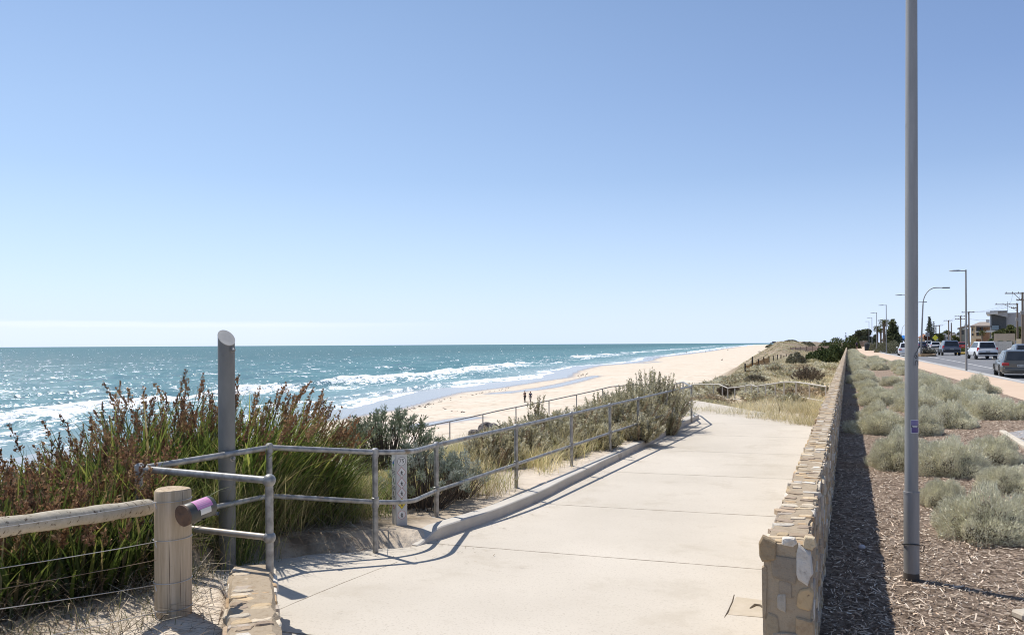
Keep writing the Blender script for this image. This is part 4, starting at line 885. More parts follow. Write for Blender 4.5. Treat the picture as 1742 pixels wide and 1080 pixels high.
def shoot_shrub(name, label, cat, p, rx, ry, h, n, lp, ll, lw, cols, group=None, tip=False, bare=.3, spike=1.0, stemc=(.12, .09, .065), mat=None, cw=None):
    p = Vector(p); T = thing(name, label, cat, p, 0, group); mb = MB(); mb.cur = stemc; cen, nr, cl = [], [], []
    for i in range(n):
        a = rng.uniform(0, 2*PI); rr = math.sqrt(rng.random()); hh = h*(1-.55*rr**2.2)*rng.uniform(.72, 1.02)*(spike if rng.random() < .06 else 1)
        b = Vector((p.x+rx*.35*rr*math.cos(a), p.y+ry*.35*rr*math.sin(a), p.z-.05)); e = Vector((p.x+rx*rr*math.cos(a), p.y+ry*rr*math.sin(a), p.z+hh)); e.x += rng.normal(0, .05); e.y += rng.normal(0, .05)
        m = b.lerp(e, .55)+Vector((rng.normal(0, .05), rng.normal(0, .05), -.06*h*rr))
        mb.tube([b, m, e], [.009, .006, .002], 4, False)
        d = (e-m).normalized()
        if tip:
            for j in range(lp):
                o = rng.normal(0, 1, 3); o /= np.linalg.norm(o); o[2] = abs(o[2])*.8+o[2]*.2; r_ = ll*1.15*rng.random()**.5
                k = rng.random()*.14; q = e-d*k*1.0
                cen.append((q.x+o[0]*r_, q.y+o[1]*r_, q.z+o[2]*r_)); nr.append(o*.9+np.array(d)*.6); cl.append(i)
        else:
            for j in range(lp):
                k = bare+(1-bare)*rng.random()**.8; k2 = (k-.55)/.45; q = m.lerp(e, k2) if k > .55 else b.lerp(m, k/.55)
                o = rng.normal(0, 1, 3); o /= np.linalg.norm(o); r_ = ll*rng.uniform(.2, .7)
                cen.append((q.x+o[0]*r_, q.y+o[1]*r_, q.z+o[2]*r_)); nr.append(o*.7+np.array(d)*.9); cl.append(i)
    cen = np.array(cen); N = len(cen); sh = pal(n, cols, .14, cw)[np.array(cl)]*rng.uniform(.8, 1.2, (N, 1))
    V, Q, C = leaves(cen, np.array(nr), ll*U(.7, 1.3, N), lw*U(.7, 1.2, N), sh, .35); npmesh('foliage', V, Q, mat or SILV, T, C)
    mb.build('branches', M('shrub_twig', (1, 1, 1), (.8, .8, .8), 20, .9, tint=True), T); return T
def build_left_plants():
    A = 'clump of sword leaved reeds with rusty seed heads left of the slanted pole'
    B = 'clump of sword leaved reeds leaning right, right of the slanted pole'
    G = 'bank of tall reeds beside the path'
    for u, Y, h, lx in ((-70, 6.3, .62, 0), (10, 6.6, .64, .05), (75, 6.2, .66, .05), (85, 7.1, .80, 0), (20, 8.0, .72, 0), (130, 7.7, .98, .0), (150, 6.5, .84, .08), (185, 7.3, 1.05, .05), (205, 8.3, 1.28, .05), (245, 7.75, 1.32, .05),
                        (290, 8.5, 1.42, .02), (225, 6.75, .95, .15), (335, 8.2, 1.42, .05), (60, 9.0, .72, 0), (355, 9.0, 1.42, .05), (-30, 7.3, .64, 0)):
        reed(D(u, 700, Y).x, Y, h*.95, lx, A, G, heads=22, dim=.85, dead=.75)
    for u, Y, h in ((-40, 5.2, .62), (30, 5.35, .66), (95, 5.55, .68), (160, 5.75, .66), (215, 6.0, .75), (-90, 5.6, .75), (60, 5.75, .75), (130, 6.05, .8), (225, 6.5, .85), (0, 5.9, .8)):
        reed(D(u, 700, Y).x, Y, h, .08, 'low clump of arching reeds and dead leaves behind the fence wires', G, heads=16, n=160, spread=.28, dim=.62, dead=1.3)
    for u, Y, h, lx in ((395, 8.6, 1.45, .22), (430, 8.9, 1.44, .26), (470, 8.7, 1.40, .34), (415, 8.15, 1.3, .28), (500, 9.2, 1.35, .36), (470, 9.6, 1.42, .30), (525, 8.9, 1.12, .38)):
        reed(D(u, 700, Y).x, Y, h*.96, lx, B, G, heads=20, n=270)
    reed(D(268, 700, 8.0).x, 8.0, 1.62, 0, 'single tallest reed stalk with a brown head standing above the bank', G, n=5, spread=.03, heads=1)
    # fine green grass behind the rail
    def grass(name, N, sf, lab, cols, w, lenr, wid, lean=.35, seg=3, tuft=0, tsp=.12, bias=(0, 0), curl=(.2, 1.0), mat=LEAF, distw=0.):
        s, t = sf(N if not tuft else N//tuft)
        if tuft:
            c0 = pal(len(s), cols, .16, w); s = np.repeat(s, tuft)+rng.normal(0, tsp, len(s)*tuft); t = np.repeat(t, tuft)+rng.normal(0, tsp, len(t)*tuft); col = np.repeat(c0, tuft, 0)*rng.uniform(.75, 1.25, (len(s), 1)); ts = np.repeat(rng.uniform(.6, 1.25, len(c0)), tuft)
        else: col = pal(len(s), cols, .2, w); ts = 1.
        X, Y = xy(s, t); n = len(s); R = np.hypot(X, Y); lv = np.stack([rng.normal(bias[0], lean, n), rng.normal(bias[1], lean, n)], 1)
        V, Q, C = blades(np.stack([X, Y, terrain(X, Y)-.02], 1), np.arctan2(lv[:, 1], lv[:, 0]), np.hypot(lv[:, 0], lv[:, 1]), U(*curl, n), U(*lenr, n)*ts, wid*U(.7, 1.4, n)*(1+distw*R), col, seg, .15, rng.normal(0, .8, n))
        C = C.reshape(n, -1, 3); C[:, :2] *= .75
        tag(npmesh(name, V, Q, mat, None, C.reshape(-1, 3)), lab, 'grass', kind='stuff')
    def f1(N): return U(.9, 3.9, N), -U(4.75, 7.2, N)
    grass('rush_grass', 15000, f1, 'fine green and straw rush grass between reeds and sign post', [(.17, .22, .055), (.27, .30, .085), (.45, .38, .19), (.29, .20, .10), (.13, .16, .05)], [.28, .3, .2, .12, .1], (.35, .85), .0055, .22, 5, 30, .10, (.12, -.05), (.3, 1.5))
    def f2(N):
        s = U(3.2, 21, N*2); t = -4.25-12*rng.random(N*2)**1.25
        k = (fbm(s*.55, t*.55, 3)+.22*sm(-4.3, -6, t) > .50)|(rng.random(N*2) < .12)
        k &= ~((s < 5.6) & (t > -5.1)); return s[k][:N], t[k][:N]
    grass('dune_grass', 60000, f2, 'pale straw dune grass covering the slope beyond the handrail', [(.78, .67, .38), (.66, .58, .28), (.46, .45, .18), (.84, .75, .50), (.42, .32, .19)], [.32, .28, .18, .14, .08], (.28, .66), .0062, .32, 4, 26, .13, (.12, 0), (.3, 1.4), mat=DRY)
    def f3(N):
        s = 20+190*rng.random(N*3)**1.7; t = -.25-rng.random(N*3)*(np.interp(s, [0, 20, 60, 90, 230], [12, 13, 14, 15, 26]))
        k = (t < -5.2)|(s > 28)|(t > path_r(s)+.15)
        k &= fbm(s*.16, t*.22, 3)+.15*rng.random(N*3)+.12*sm(70, 20, s) > .34+.18*sm(60, 200, s); return s[k][:N], t[k][:N]
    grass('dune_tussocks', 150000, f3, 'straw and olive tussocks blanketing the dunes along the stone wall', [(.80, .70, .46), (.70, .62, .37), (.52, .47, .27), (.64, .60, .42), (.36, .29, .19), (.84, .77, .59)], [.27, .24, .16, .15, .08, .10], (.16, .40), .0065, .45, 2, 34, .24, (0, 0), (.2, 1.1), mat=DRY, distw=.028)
    def f4(N):
        s = U(18.6, 24.2, N); t = -U(.05, 1, N)*np.interp(s, [18.6, 20.5, 22, 24.2], [.35, 2.2, 4.2, 5.2]); return s, t
    grass('straw_grass', 9000, f4, 'straw coloured grass spilling over the far end of the path beside the wall', [(.70, .60, .38), (.62, .53, .29), (.46, .41, .21), (.76, .69, .50)], None, (.2, .5), .007, .45, 3, 30, .15, (0, 0), (.3, 1.3), mat=DRY)
    def f5(N):
        s = U(-2.4, 1.4, N); t = -U(3.5, 7.5, N); k = t < path_l(s)-.15; return s[k], t[k]
    grass('sparse_weeds', 11000, f5, 'sparse short weeds and grass on the sand below the wire fence', [(.16, .17, .07), (.22, .20, .10), (.30, .25, .15), (.10, .11, .04)], None, (.05, .22), .004, .5, 3, 14, .08)
    # dry litter on the ground near the fence
    n = 6000; s = U(-2.2, 2.6, n); t = -U(2.4, 7.0, n); X, Y = xy(s, t); ok = (t < path_l(s)+.25); X, Y = X[ok], Y[ok]; n = len(X)
    V, Q, C = blades(np.stack([X, Y, terrain(X, Y)+.012], 1), U(0, 2*PI, n), U(1.2, 1.62, n), U(-.2, .3, n), U(.06, .45, n), U(.004, .011, n), pal(n, [(.38, .31, .22), (.22, .16, .11), (.50, .44, .34), (.13, .095, .065)], .15), 3, .3, U(-1, 1, n))
    tag(npmesh('leaf_litter', V, Q, DRY, None, C), 'dry reed leaves littering the sand around the wooden post', 'leaf litter', kind='stuff')
    n = 420; s = np.concatenate([U(2.9, 19, 260), U(-2, 3, 160)]); t = np.concatenate([-3.72+rng.gamma(1.2, .16, 260), path_l(s[260:])+rng.gamma(1.3, .3, 160)]); X, Y = xy(s, t)
    V, Q, C = blades(np.stack([X, Y, path_z(s)+.010], 1), U(0, 2*PI, n), U(1.45, 1.6, n), U(-.15, .15, n), U(.02, .12, n), U(.003, .008, n), pal(n, [(.34, .27, .17), (.20, .15, .09), (.48, .42, .30)], .15), 2, .3)
    tag(npmesh('path_debris', V, Q, DRY, None, C), 'dry leaf scraps blown along the left edge of the concrete path', 'leaf litter', kind='stuff')
    # coastal shrubs behind the rail
    ROS = [(.21, .25, .15), (.29, .33, .21), (.16, .19, .11), (.38, .41, .29)]
    shoot_shrub('daisy_bush', 'rounded dark grey green bush with leaf rosettes standing between reeds and beach', 'bush', D(655, 790, 11.2)*1, .85, .7, D(655, 693, 11.2).z-D(655, 790, 11.2).z, 150, 46, .05, .014, ROS, tip=True, stemc=(.10, .075, .055))
    p = D(618, 800, 11.6); shoot_shrub('daisy_bush', 'smaller dark grey green bush with leaf rosettes tight against the leaning reeds', 'bush', p, .5, .5, D(618, 716, 11.6).z-p.z, 70, 46, .05, .014, ROS, tip=True)
    GRY = [(.33, .37, .29), (.42, .45, .37), (.25, .28, .20), (.5, .52, .44)]
    p = D(722, 852, 10.6); p.z = gz(p.x, p.y); shoot_shrub('saltbush', 'low silver grey saltbush behind the square white sign post', 'bush', p, .72, .6, D(722, 752, 10.6).z-p.z, 110, 60, .045, .014, GRY, tip=True)
    p = D(778, 838, 11.3); p.z = gz(p.x, p.y); shoot_shrub('saltbush', 'small silver grey saltbush with an upright shoot right of the second rail post', 'bush', p, .45, .45, D(780, 764, 11.3).z-p.z, 70, 60, .045, .014, GRY, tip=True)
    OLV = [(.58, .53, .34), (.66, .61, .43), (.45, .41, .24), (.76, .71, .54), (.44, .34, .22)]
    G2 = 'olive leafed shrubs behind the handrail'
    L2 = 'olive beige leafy shrub in the thicket between the handrail and the lower ramp'
    for u, Y, vt, w, lb, sp in ((838, 14.2, 722, .62, 'low olive shrub at the near left end of the thicket by the rail', 1.05), (878, 15.0, 706, .8, L2, 1.1), (932, 16.2, 694, .85, L2, 1.1), (985, 17.4, 684, .9, L2, 1.1), (1035, 18.6, 672, .95, L2, 1.12), (914, 16.8, 676, .20, 'single tall leafy shoot rising from the thicket in front of the beach walkers', 1.0), (904, 16.85, 655, .13, None, 1),
                                (1075, 19.6, 658, .95, L2, 1.12), (1112, 21.0, 634, 1.05, 'tallest olive shrub of the thicket near the far rail corner', 1.08), (1132, 22.2, 650, .6, 'olive shrub crowding against the far corner post of the handrail', 1.05), (1085, 17.9, 705, .6, L2, 1.05), (1010, 16.5, 722, .6, L2, 1.05), (950, 15.3, 740, .5, L2, 1.05), (1138, 20.0, 696, .38, 'low shrub spilling over the kerb under the far rail corner', 1.05)):
        if lb is None: continue
        if u == 914: vt = 650
        p = D(u, 760, Y); p.z = gz(p.x, p.y); h = D(u, vt, Y).z-p.z; k = 22 if u == 914 else int(175*w/.85)
        shoot_shrub('coastal_shrub', lb, 'shrub', p, w, w*.9, h*(1.10 if u > 1000 else .94), k, 95, .056, .021, OLV, G2, bare=.22, spike=sp, mat=DRY, cw=[.3, .3, .17, .14, .09])
    # brown twiggy shrubs and grey tufts on the far dune
    R = random.Random(4); G3 = 'low shrubs on the dune beside the wall'
    for u, v, w, hp, cols, lb in ((1375, 650, 55, 30, [(.17, .135, .10), (.22, .18, .13)], 'brown twiggy shrub on the dune behind the zigzag rail'), (1240, 672, 40, 18, [(.15, .11, .08), (.20, .16, .11)], 'dark brown scrub at the bend where the path turns toward the beach'), (1200, 668, 44, 20, OLV, 'grey olive scrub left of the zigzag rail at the landing'), (1345, 690, 50, 24, OLV, 'pale scrub under the tallest span of the zigzag rail'), (1300, 672, 44, 22, OLV, 'pale scrub beneath the middle of the zigzag rail'), (1395, 676, 40, 26, [(.40, .38, .28), (.32, .30, .2)], 'bleached grey shrub against the stone wall by the rail end'), (1320, 632, 30, 14, OLV, 'olive scrub beside the lone black dune post'), (1285, 652, 34, 16, [(.20, .17, .12), (.27, .24, .16)], 'brownish scrub in front of the orange sand fence')):
        p = hit(u, v); w = w*p.y/F; h = hp*p.y/F
        shoot_shrub('dune_shrub', lb, 'shrub', p, w*.55, w*.55, h, 90, 40, .05+.0012*p.y, .02+.0005*p.y, cols, G3, mat=DRY)
    for u, v, w, hp, lb in ((1395, 604, 58, 9, 'dark green spreading shrub on the dune near the far end of the wall'), (1420, 598, 40, 9, 'dark green shrub hugging the far end of the stone wall'), (1355, 607, 34, 7, 'low grey green shrub at the seaward end of the dark dune scrub'), (1425, 586, 40, 10, 'bright green bushy shrub cresting the dune before the trees'), (1405, 587, 34, 5, 'low green shrub trailing down the dune crest'), (1449, 585, 30, 14, 'rounded green shrub where the stone wall ends'), (1345, 585.5, 24, 4, 'grey scrub on top of the far sand dune'), (1372, 585, 26, 3.5, 'straw scrub along the far dune crest'), (1310, 592, 14, 6, 'dark scrub on the seaward face of the far dune')):
        Y = {1395: 95, 1420: 105, 1355: 92, 1425: 175, 1405: 180, 1449: 195, 1345: 215, 1372: 215, 1310: 205}[u]
        p = D(u, v, Y); p.z = gz(p.x, p.y)-.1; top = D(u, v-hp, Y).z; h = max(top-p.z, .6); w = w*Y/F
        cols = [(.075, .10, .03), (.11, .135, .045), (.055, .075, .025)] if u not in (1345, 1372, 1355, 1310) else [(.23, .22, .14), (.30, .27, .18)]
        if u in (1425, 1405, 1449): cols = [(.10, .125, .04), (.14, .16, .06), (.075, .095, .03)]
        n = 2600; a = U(0, 2*PI, n); rr = np.sqrt(rng.random(n)); lump = .75+.5*vn(3+np.cos(a)*rr*2.5+u, np.sin(a)*rr*2.5); hz = h*(1-rr**2.5)*lump*rng.random(n)**.35
        cen = np.stack([p.x+w*.55*rr*np.cos(a), p.y+w*.55*rr*np.sin(a), p.z+hz], 1); T = thing('dune_bush', lb, 'shrub', p, 0, 'green scrub at the end of the dune')
        V, Q, C = leaves(cen, np.tile([0, 0, 1.], (n, 1)), U(.2, .42, n), U(.12, .24, n), pal(n, cols, .25), 1.0); npmesh('foliage', V, Q, TREE, T, C)
    # low scrub spread over the dune, copied from four shapes
    R = random.Random(21); protos = []
    for cols in (OLV, [(.72, .67, .48), (.82, .77, .59), (.56, .51, .35)], [(.54, .49, .29), (.64, .59, .38)], [(.44, .35, .23), (.58, .48, .33)]):
        protos.append(shoot_shrub('dune_scrub', 'x', 'shrub', (0, 0, 0), .75, .75, .45, 90, 34, .10, .042, cols, 'low scrub spread over the dune', bare=.1, mat=DRY))
    used = [0]*4
    for i in range(95):
        s = 29.5+64*R.random()**1.4; t = -R.uniform(.6, 1)*0-R.uniform(.7, np.interp(s, [21, 40, 90], [9.5, 11, 13]))
        if s < 28.5 and t > -5.6 and t < float(path_r(s))+.5 and s < 27: continue
        if any(abs(s-a)+abs(t-b_) < 1 for a, b_ in used[4:]): continue
        used.append((s, t)); j = R.choice([0, 0, 1, 1, 1, 2, 3]); o = protos[j] if not used[j] else copy_tree(protos[j]); used[j] = 1; x, y = xy(s, t); k = R.uniform(.6, 1.25)*(1+s/110)
        o.location = (x, y, gz(x, y)-.05); o.scale = (k, k, k*R.uniform(.6, 1.)); o.rotation_euler = (0, 0, R.uniform(0, 6.28)); o['label'] = ('olive grey low scrub mound on the dune left of the stone wall', 'bleached pale low scrub mound on the dune left of the stone wall', 'green brown low scrub mound on the dune left of the stone wall', 'brown low scrub mound on the dune left of the stone wall')[j]
def cushion(seed, rad, h, n):
    R = np.random.default_rng(seed)
    T = thing('silver_bush', 'x', 'bush', (0, 0, 0)); nb = 34
    bd = R.normal(0, 1, (nb, 3)); bd[:, 2] = np.abs(bd[:, 2])*.7; bd /= np.linalg.norm(bd, axis=1, keepdims=True); ba = R.uniform(.06, .44, nb); bs = R.uniform(.18, .36, nb)
    d = R.normal(0, 1, (n, 3)); d[:, 2] = np.abs(d[:, 2])*.85-.06; d /= np.linalg.norm(d, axis=1, keepdims=True)
    def rad_f(d):
        ang = np.arccos(np.clip(d @ bd.T, -1, 1)); return .64+(ba*np.exp(-(ang/bs)**2)).max(1)
    r = rad_f(d); depth = R.random(n)**2.6*.26; rr = r-depth
    sc = np.array([rad, rad, h]); cen = d*rr[:, None]*sc; cen += R.normal(0, .012, (n, 3)); cen[:, 2] = np.maximum(cen[:, 2], .005)
    tone = .80+.32*vn(d[:, 0]*5+seed, d[:, 1]*5+d[:, 2]*4)
    col = pal(n, [(.80, .765, .575), (.68, .66, .475), (.88, .85, .69), (.55, .49, .345)], .12, [.42, .28, .2, .10], R)*tone[:, None]
    V, Q, C = leaves(cen, d*sc/h+np.array([0, 0, .35]), R.uniform(.022, .048, n), R.uniform(.006, .011, n), col, .55, R)
    k = n//8; i = R.choice(n, k); V2, Q2, C2 = leaves(d[i]*(r[i]*1.0+R.uniform(-.02, .07, k))[:, None]*sc, d[i]+np.array([0, 0, .5]), R.uniform(.05, .09, k), R.uniform(.004, .007, k), col[i]*1.05, .35, R)
    V, Q, C = join([(V, Q, C), (V2, Q2, C2)]); npmesh('foliage', V, Q, SILV, T, C)
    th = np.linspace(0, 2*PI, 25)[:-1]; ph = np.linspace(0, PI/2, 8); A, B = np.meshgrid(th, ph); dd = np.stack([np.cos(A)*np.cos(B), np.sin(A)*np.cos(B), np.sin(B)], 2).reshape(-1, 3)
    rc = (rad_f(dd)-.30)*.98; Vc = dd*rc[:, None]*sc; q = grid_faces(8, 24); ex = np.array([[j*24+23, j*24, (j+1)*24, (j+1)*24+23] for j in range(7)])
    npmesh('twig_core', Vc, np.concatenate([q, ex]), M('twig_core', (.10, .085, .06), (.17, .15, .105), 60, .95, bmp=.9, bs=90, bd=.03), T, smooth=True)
    return T
def build_cushions():
    protos = [cushion(s, .72, .56, 24000) for s in (1, 2, 3, 4)]; used = [False]*4; G = 'silver green cushion bushes in the mulch bed'
    def put(x, y, z, k, kz, i, lb):
        o = protos[i] if not used[i] else copy_tree(protos[i]); used[i] = True
        o.location = (x, y, z-.02); o.scale = (k, k, kz); o.rotation_euler = (0, 0, rng.uniform(0, 6.28)); o['label'] = lb; o['group'] = G; return o
    near = [(1672, 918, 195, 112, 'largest silver cushion bush nearest the camera right of the lamp pole'), (1755, 905, 120, 100, 'silver cushion bush cut by the right frame edge beside the largest one'), (1605, 858, 92, 72, 'small silver bush just behind and left of the largest one'), (1712, 838, 130, 62, 'silver bush behind the largest one at the right frame edge'),
            (1526, 795, 118, 84, 'silver bush directly left of the lamp pole nearest the wall shadow'), (1612, 808, 150, 90, 'broad silver bush just right of the lamp pole behind the small one'), (1690, 790, 110, 72, 'silver bush in front of the grey side path'), (1500, 735, 74, 50, 'silver bush at the edge of the wall shadow level with the purple sticker'), (1570, 738, 84, 58, 'silver bush hidden partly by the lamp pole above its sticker'),
            (1690, 717, 112, 56, 'isolated silver bush beside the pink footpath at the right'), (1748, 719, 70, 48, 'silver bush by the footpath at the very right edge'), (1502, 684, 82, 36, 'low silver bush hugging the wall shadow left of the pole'), (1610, 694, 92, 52, 'silver bush right of the pole halfway to the footpath'), (1560, 690, 86, 44, 'silver bush right behind the lamp pole at its mid height'), (1655, 683, 60, 44, 'silver bush touching the inner edge of the footpath'), (1585, 668, 70, 40, 'silver bush right of the pole below the graffiti')]
    for i, (u, v, w, h, lb) in enumerate(near):
        g = P(u, v, .06); k = w*g.y/F/1.56; y = g.y+.45*k; p = Vector((g.x*y/g.y, y, 0)); s, t = st(p.x, p.y); put(p.x, p.y, float(right_z(s, t)), k, h*1.02*g.y/F/.62/1.0, i % 4, lb)
    R = random.Random(9); pts = []
    lbs = ['low silver green cushion bush in the dense drift between the wall and the pink footpath']
    for s in [16+.0*k for k in range(0)]: pass
    s = 14.5
    while s < 165:
        kt = float(kerb_t(s))-2.75; tmax = kt-.55; tmin = 1.15
        t = tmin
        while t < tmax+.01:
            ss = s+R.uniform(-.4, .4); tt = min(tmax, t+R.uniform(-.2, .2)); x, y = xy(ss, tt); u = 871+F*x/y
            if R.random() > (.66 if s < 50 else .9): t += 1.25; continue
            if not any((x-a)**2+(y-b)**2 < (1.75 if s < 60 else 1.15)**2 for a, b in pts) and not (u > 1690 and y < 21):
                pts.append((x, y)); k = R.uniform(.72, 1.15)*(1 if s < 70 else 1.25)
                put(x, y, float(right_z(ss, tt)), k, k*(R.uniform(.95, 1.4) if s < 60 else R.uniform(.7, .95)), R.randrange(4), lbs[0])
            t += 1.25 if s < 70 else 1.7
        s += 1.45 if s < 40 else 2.0 if s < 80 else 3.2
    # browner shrubs between footpath and parking bay
    for u, v, w, h, lb in ((1492, 597, 26, 14, 'olive roadside shrub nearest the black bin'), (1505, 600, 30, 17, 'rounded olive shrub left of the roadside lamp beyond the footpath'), (1528, 601, 34, 18, 'rounded olive shrub between roadside lamp and parked white car'), (1480, 592, 16, 9, 'small olive shrub behind the black bin'), (1519, 597, 26, 17, 'olive shrub behind the roadside lamp base')):
        p = P(u, v, .5); Y = p.y; n = 3600; rad = w*Y/F*.52; hh = h*Y/F
        a = U(0, 2*PI, n); e = np.arcsin(rng.random(n)); lump = .78+.4*vn(np.cos(a)*3+u, np.sin(a)*3+e*3); r = lump*(1-.3*rng.random(n)**2)
        cen = np.stack([p.x+rad*r*np.cos(a)*np.cos(e), p.y+rad*r*np.sin(a)*np.cos(e), p.z+hh*r*np.sin(e)], 1); T = thing('roadside_shrub', lb, 'shrub', p, 0, 'roadside shrubs by the parking bay')
        V, Q, C = leaves(cen, np.stack([np.cos(a), np.sin(a), .5+0*a], 1), U(.10, .2, n), U(.04, .09, n), pal(n, [(.22, .22, .14), (.28, .27, .18), (.16, .155, .09)], .15), .6); npmesh('foliage', V, Q, SILV, T, C)
build_left_plants(); build_cushions()
# ================================================================== STREET SIDE, FAR THINGS, PEOPLE
def rz_at(x, y): s, t = st(x, y); return float(right_z(s, t))
def on_road(u, Y, dz=-.115):
    x = D(u, 600, Y).x; return Vector((x, Y, rz_at(x, Y)+dz))
HEAD = math.atan2(W2[1], W2[0])-PI/2                      # yaw that turns +y along the road
GLASS = M('car_glass', (.012, .014, .017), (.02, .022, .026), 3, .06, spec=.7)
TYRE = M('tyre', (.018, .018, .018), rough=.8); RIM = M('alloy_rim', (.45, .45, .46), rough=.35, metal=.8); DARKP = M('dark_plastic', (.025, .025, .027), rough=.6)
TAIL = M('tail_lamp_red', (.45, .02, .02), (.35, .015, .015), 5, .2); PLATE = M('number_plate', (.62, .62, .58), rough=.5); INKP = M('plate_ink', (.03, .03, .05), rough=.5); CLEAR = M('lamp_clear', (.6, .6, .6), rough=.2)
def paint(name, c, metal=.0):
    m, nt, b, L = nodes(name); L(mixc(nt, nz(nt, 3, 4), c, tuple(k*.88 for k in c)), b.inputs['Base Color']); b.inputs['Roughness'].default_value = .32; b.inputs['Metallic'].default_value = metal
    b.inputs['Coat Weight'].default_value = .6; b.inputs['Coat Roughness'].default_value = .05; return m
def car(label, pm, loc, yaw, L_=4.6, W=1.8, H=1.6, style='suv', face='rear', group='cars along the road'):
    """local: +y forward, rear bumper at y=-L/2"""
    T = thing('parked_car' if 'parked' in label else 'car', label, 'car', (0, 0, 0), 0, group); w = W/2; l = L_/2
    zb = .22 if style != 'suv' else .30; belt = H*.60 if style == 'suv' else H*.62; hood = belt*.94
    st_ = [(-l, .86, zb+.18, belt*.86), (-l+.05, .93, zb+.04, belt*.93), (-l+.25, .99, zb, belt*.985), (-l*.55, 1., zb, belt), (0, 1., zb, belt), (l*.45, 1., zb, belt*.985), (l*.58, .985, zb, hood), (l-.35, .95, zb, hood*.88), (l-.08, .86, zb+.05, hood*.74), (l, .74, zb+.16, hood*.60)]
    if style == 'sedan': st_[0] = (-l, .84, zb+.18, belt*.90); st_[1] = (-l+.05, .92, zb+.04, belt*.96)
    mb = MB(); ring = []
    for y, k, z0, z1 in st_:
        h = z1-z0; ring.append([(-w*k*.90, y, z0), (-w*k, y, z0+h*.18), (-w*k*1.0, y, z0+h*.55), (-w*k*.965, y, z0+h*.86), (-w*k*.90, y, z1), (-w*k*.4, y, z1+.015), (w*k*.4, y, z1+.015), (w*k*.90, y, z1), (w*k*.965, y, z0+h*.86), (w*k, y, z0+h*.55), (w*k, y, z0+h*.18), (w*k*.90, y, z0)])
    n = 12; vs = [p for r in ring for p in r]
    mb.add(vs, [(i*n+j, (i+1)*n+j, (i+1)*n+(j+1) % n, i*n+(j+1) % n) for i in range(len(ring)-1) for j in range(n)]+[tuple(range(n)), tuple((len(ring)-1)*n+j for j in range(n))[::-1]])
    # greenhouse (lower outline -> roof outline)
    y0, y1, y2, y3 = {'suv': (-l+.10, -l+.42, l*.12, l*.52), 'wagon': (-l+.08, -l+.62, l*.02, l*.46), 'sedan': (-l+.75, -l+1.35, l*.02, l*.46)}[style]
    wb, wr = w*.90, w*.72; zb2 = belt-.02; zr = H-.05
    G = lambda y, x, z: (x, y, z)
    low = [(-wb*.94, y0), (-wb, y0+.25), (-wb, y3-.3), (-wb*.93, y3), (wb*.93, y3), (wb, y3-.3), (wb, y0+.25), (wb*.94, y0)]
    hi = [(-wr*.93, y1), (-wr, y1+.18), (-wr, y2-.18), (-wr*.92, y2), (wr*.92, y2), (wr, y2-.18), (wr, y1+.18), (wr*.93, y1)]
    o = len(mb.v); mb.add([(x, y, zb2) for x, y in low]+[(x, y, zr) for x, y in hi]+[(x*.82, y*.9+.03, H) for x, y in hi], [(j, (j+1) % 8, 8+(j+1) % 8, 8+j) for j in range(8)]+[(8+j, 8+(j+1) % 8, 16+(j+1) % 8, 16+j) for j in range(8)]+[tuple(16+j for j in range(8))])
    # normals are made consistent after building
    b = mb.build('body', pm, T, True, 28)
    import bmesh
    bm = bmesh.new(); bm.from_mesh(b.data); bmesh.ops.recalc_face_normals(bm, faces=bm.faces); bm.to_mesh(b.data); bm.free()
    def lerp3(a, c, k): return Vector(a)+(Vector(c)-Vector(a))*k
    def pane(nm, j, a0=.06, a1=.94, k0=.12, k1=.93, m=GLASS):
        A, B = (*low[j], zb2), (*low[(j+1) % 8], zb2); Cc, Dd = (*hi[(j+1) % 8], zr), (*hi[j], zr)
        q = [lerp3(lerp3(A, B, a), lerp3(Dd, Cc, a), k) for a, k in ((a0, k0), (a1, k0), (a1, k1), (a0, k1))]
        nr = (q[1]-q[0]).cross(q[3]-q[0]).normalized(); c = sum(q, Vector())/4
        if nr.dot(Vector((c.x, c.y-.0*(y0+y3)/2, .1))-Vector((0, (y0+y3)/2, 0))) < 0: nr = -nr
        mb = MB(); mb.poly([p+nr*.004 for p in q], .006, nr); mb.build(nm, m, T)
    pane('rear_window', 7, .05, .95, .10, .92); pane('windscreen', 3, .05, .95, .08, .92)
    for j in (1, 5):
        a = [(.04, .34), (.37, .66), (.69, .96)] if style != 'sedan' else [(.05, .46), (.50, .95)]
        for a0, a1 in a: pane('side_window', j, a0, a1, .16, .90)
    for sx in (-1, 1):
        for y in (-l*.60, l*.62):
            r = .335 if style == 'suv' else .32; R3 = Matrix(((0, 0, sx), (1, 0, 0), (0, sx, 0)))
            c = Vector((sx*(w-.20), y, r)); mb = MB(); mb.lathe(c, [(r*.96, 0), (r, .03), (r, .18), (r*.95, .205), (r*.66, .212)], 22, R3); tw = mb.build('wheel', TYRE, T, True, 40)
            mb = MB(); mb.lathe(c+Vector((sx*.205, 0, 0)), [(r*.66, 0), (r*.66, .012), (r*.58, .004), (r*.2, -.004), (r*.16, .016)], 22, R3); mb.build('rim', RIM, tw, True, 40)
            mb = MB(); m_ = 14; pts = [Vector((sx*(w+.004), y+(r+.055)*math.cos(PI*k/m_), r+(r+.055)*math.sin(PI*k/m_))) for k in range(m_+1)]
            mb.tube(pts, .028, 6); mb.poly([(sx*(w-.02), y+(r+.05)*math.cos(PI*k/m_-.0), max(zb+.01, r+(r+.05)*math.sin(PI*k/m_))) for k in range(m_+1)], .024, (sx, 0, 0)); mb.build('wheel_arch', DARKP, T)
        mb = MB(); mb.box((sx*(w+.07), y3-.42, belt+.05), (.19, .09, .13), 0, .03); mb.build('mirror', pm, T, True)
        mb = MB()
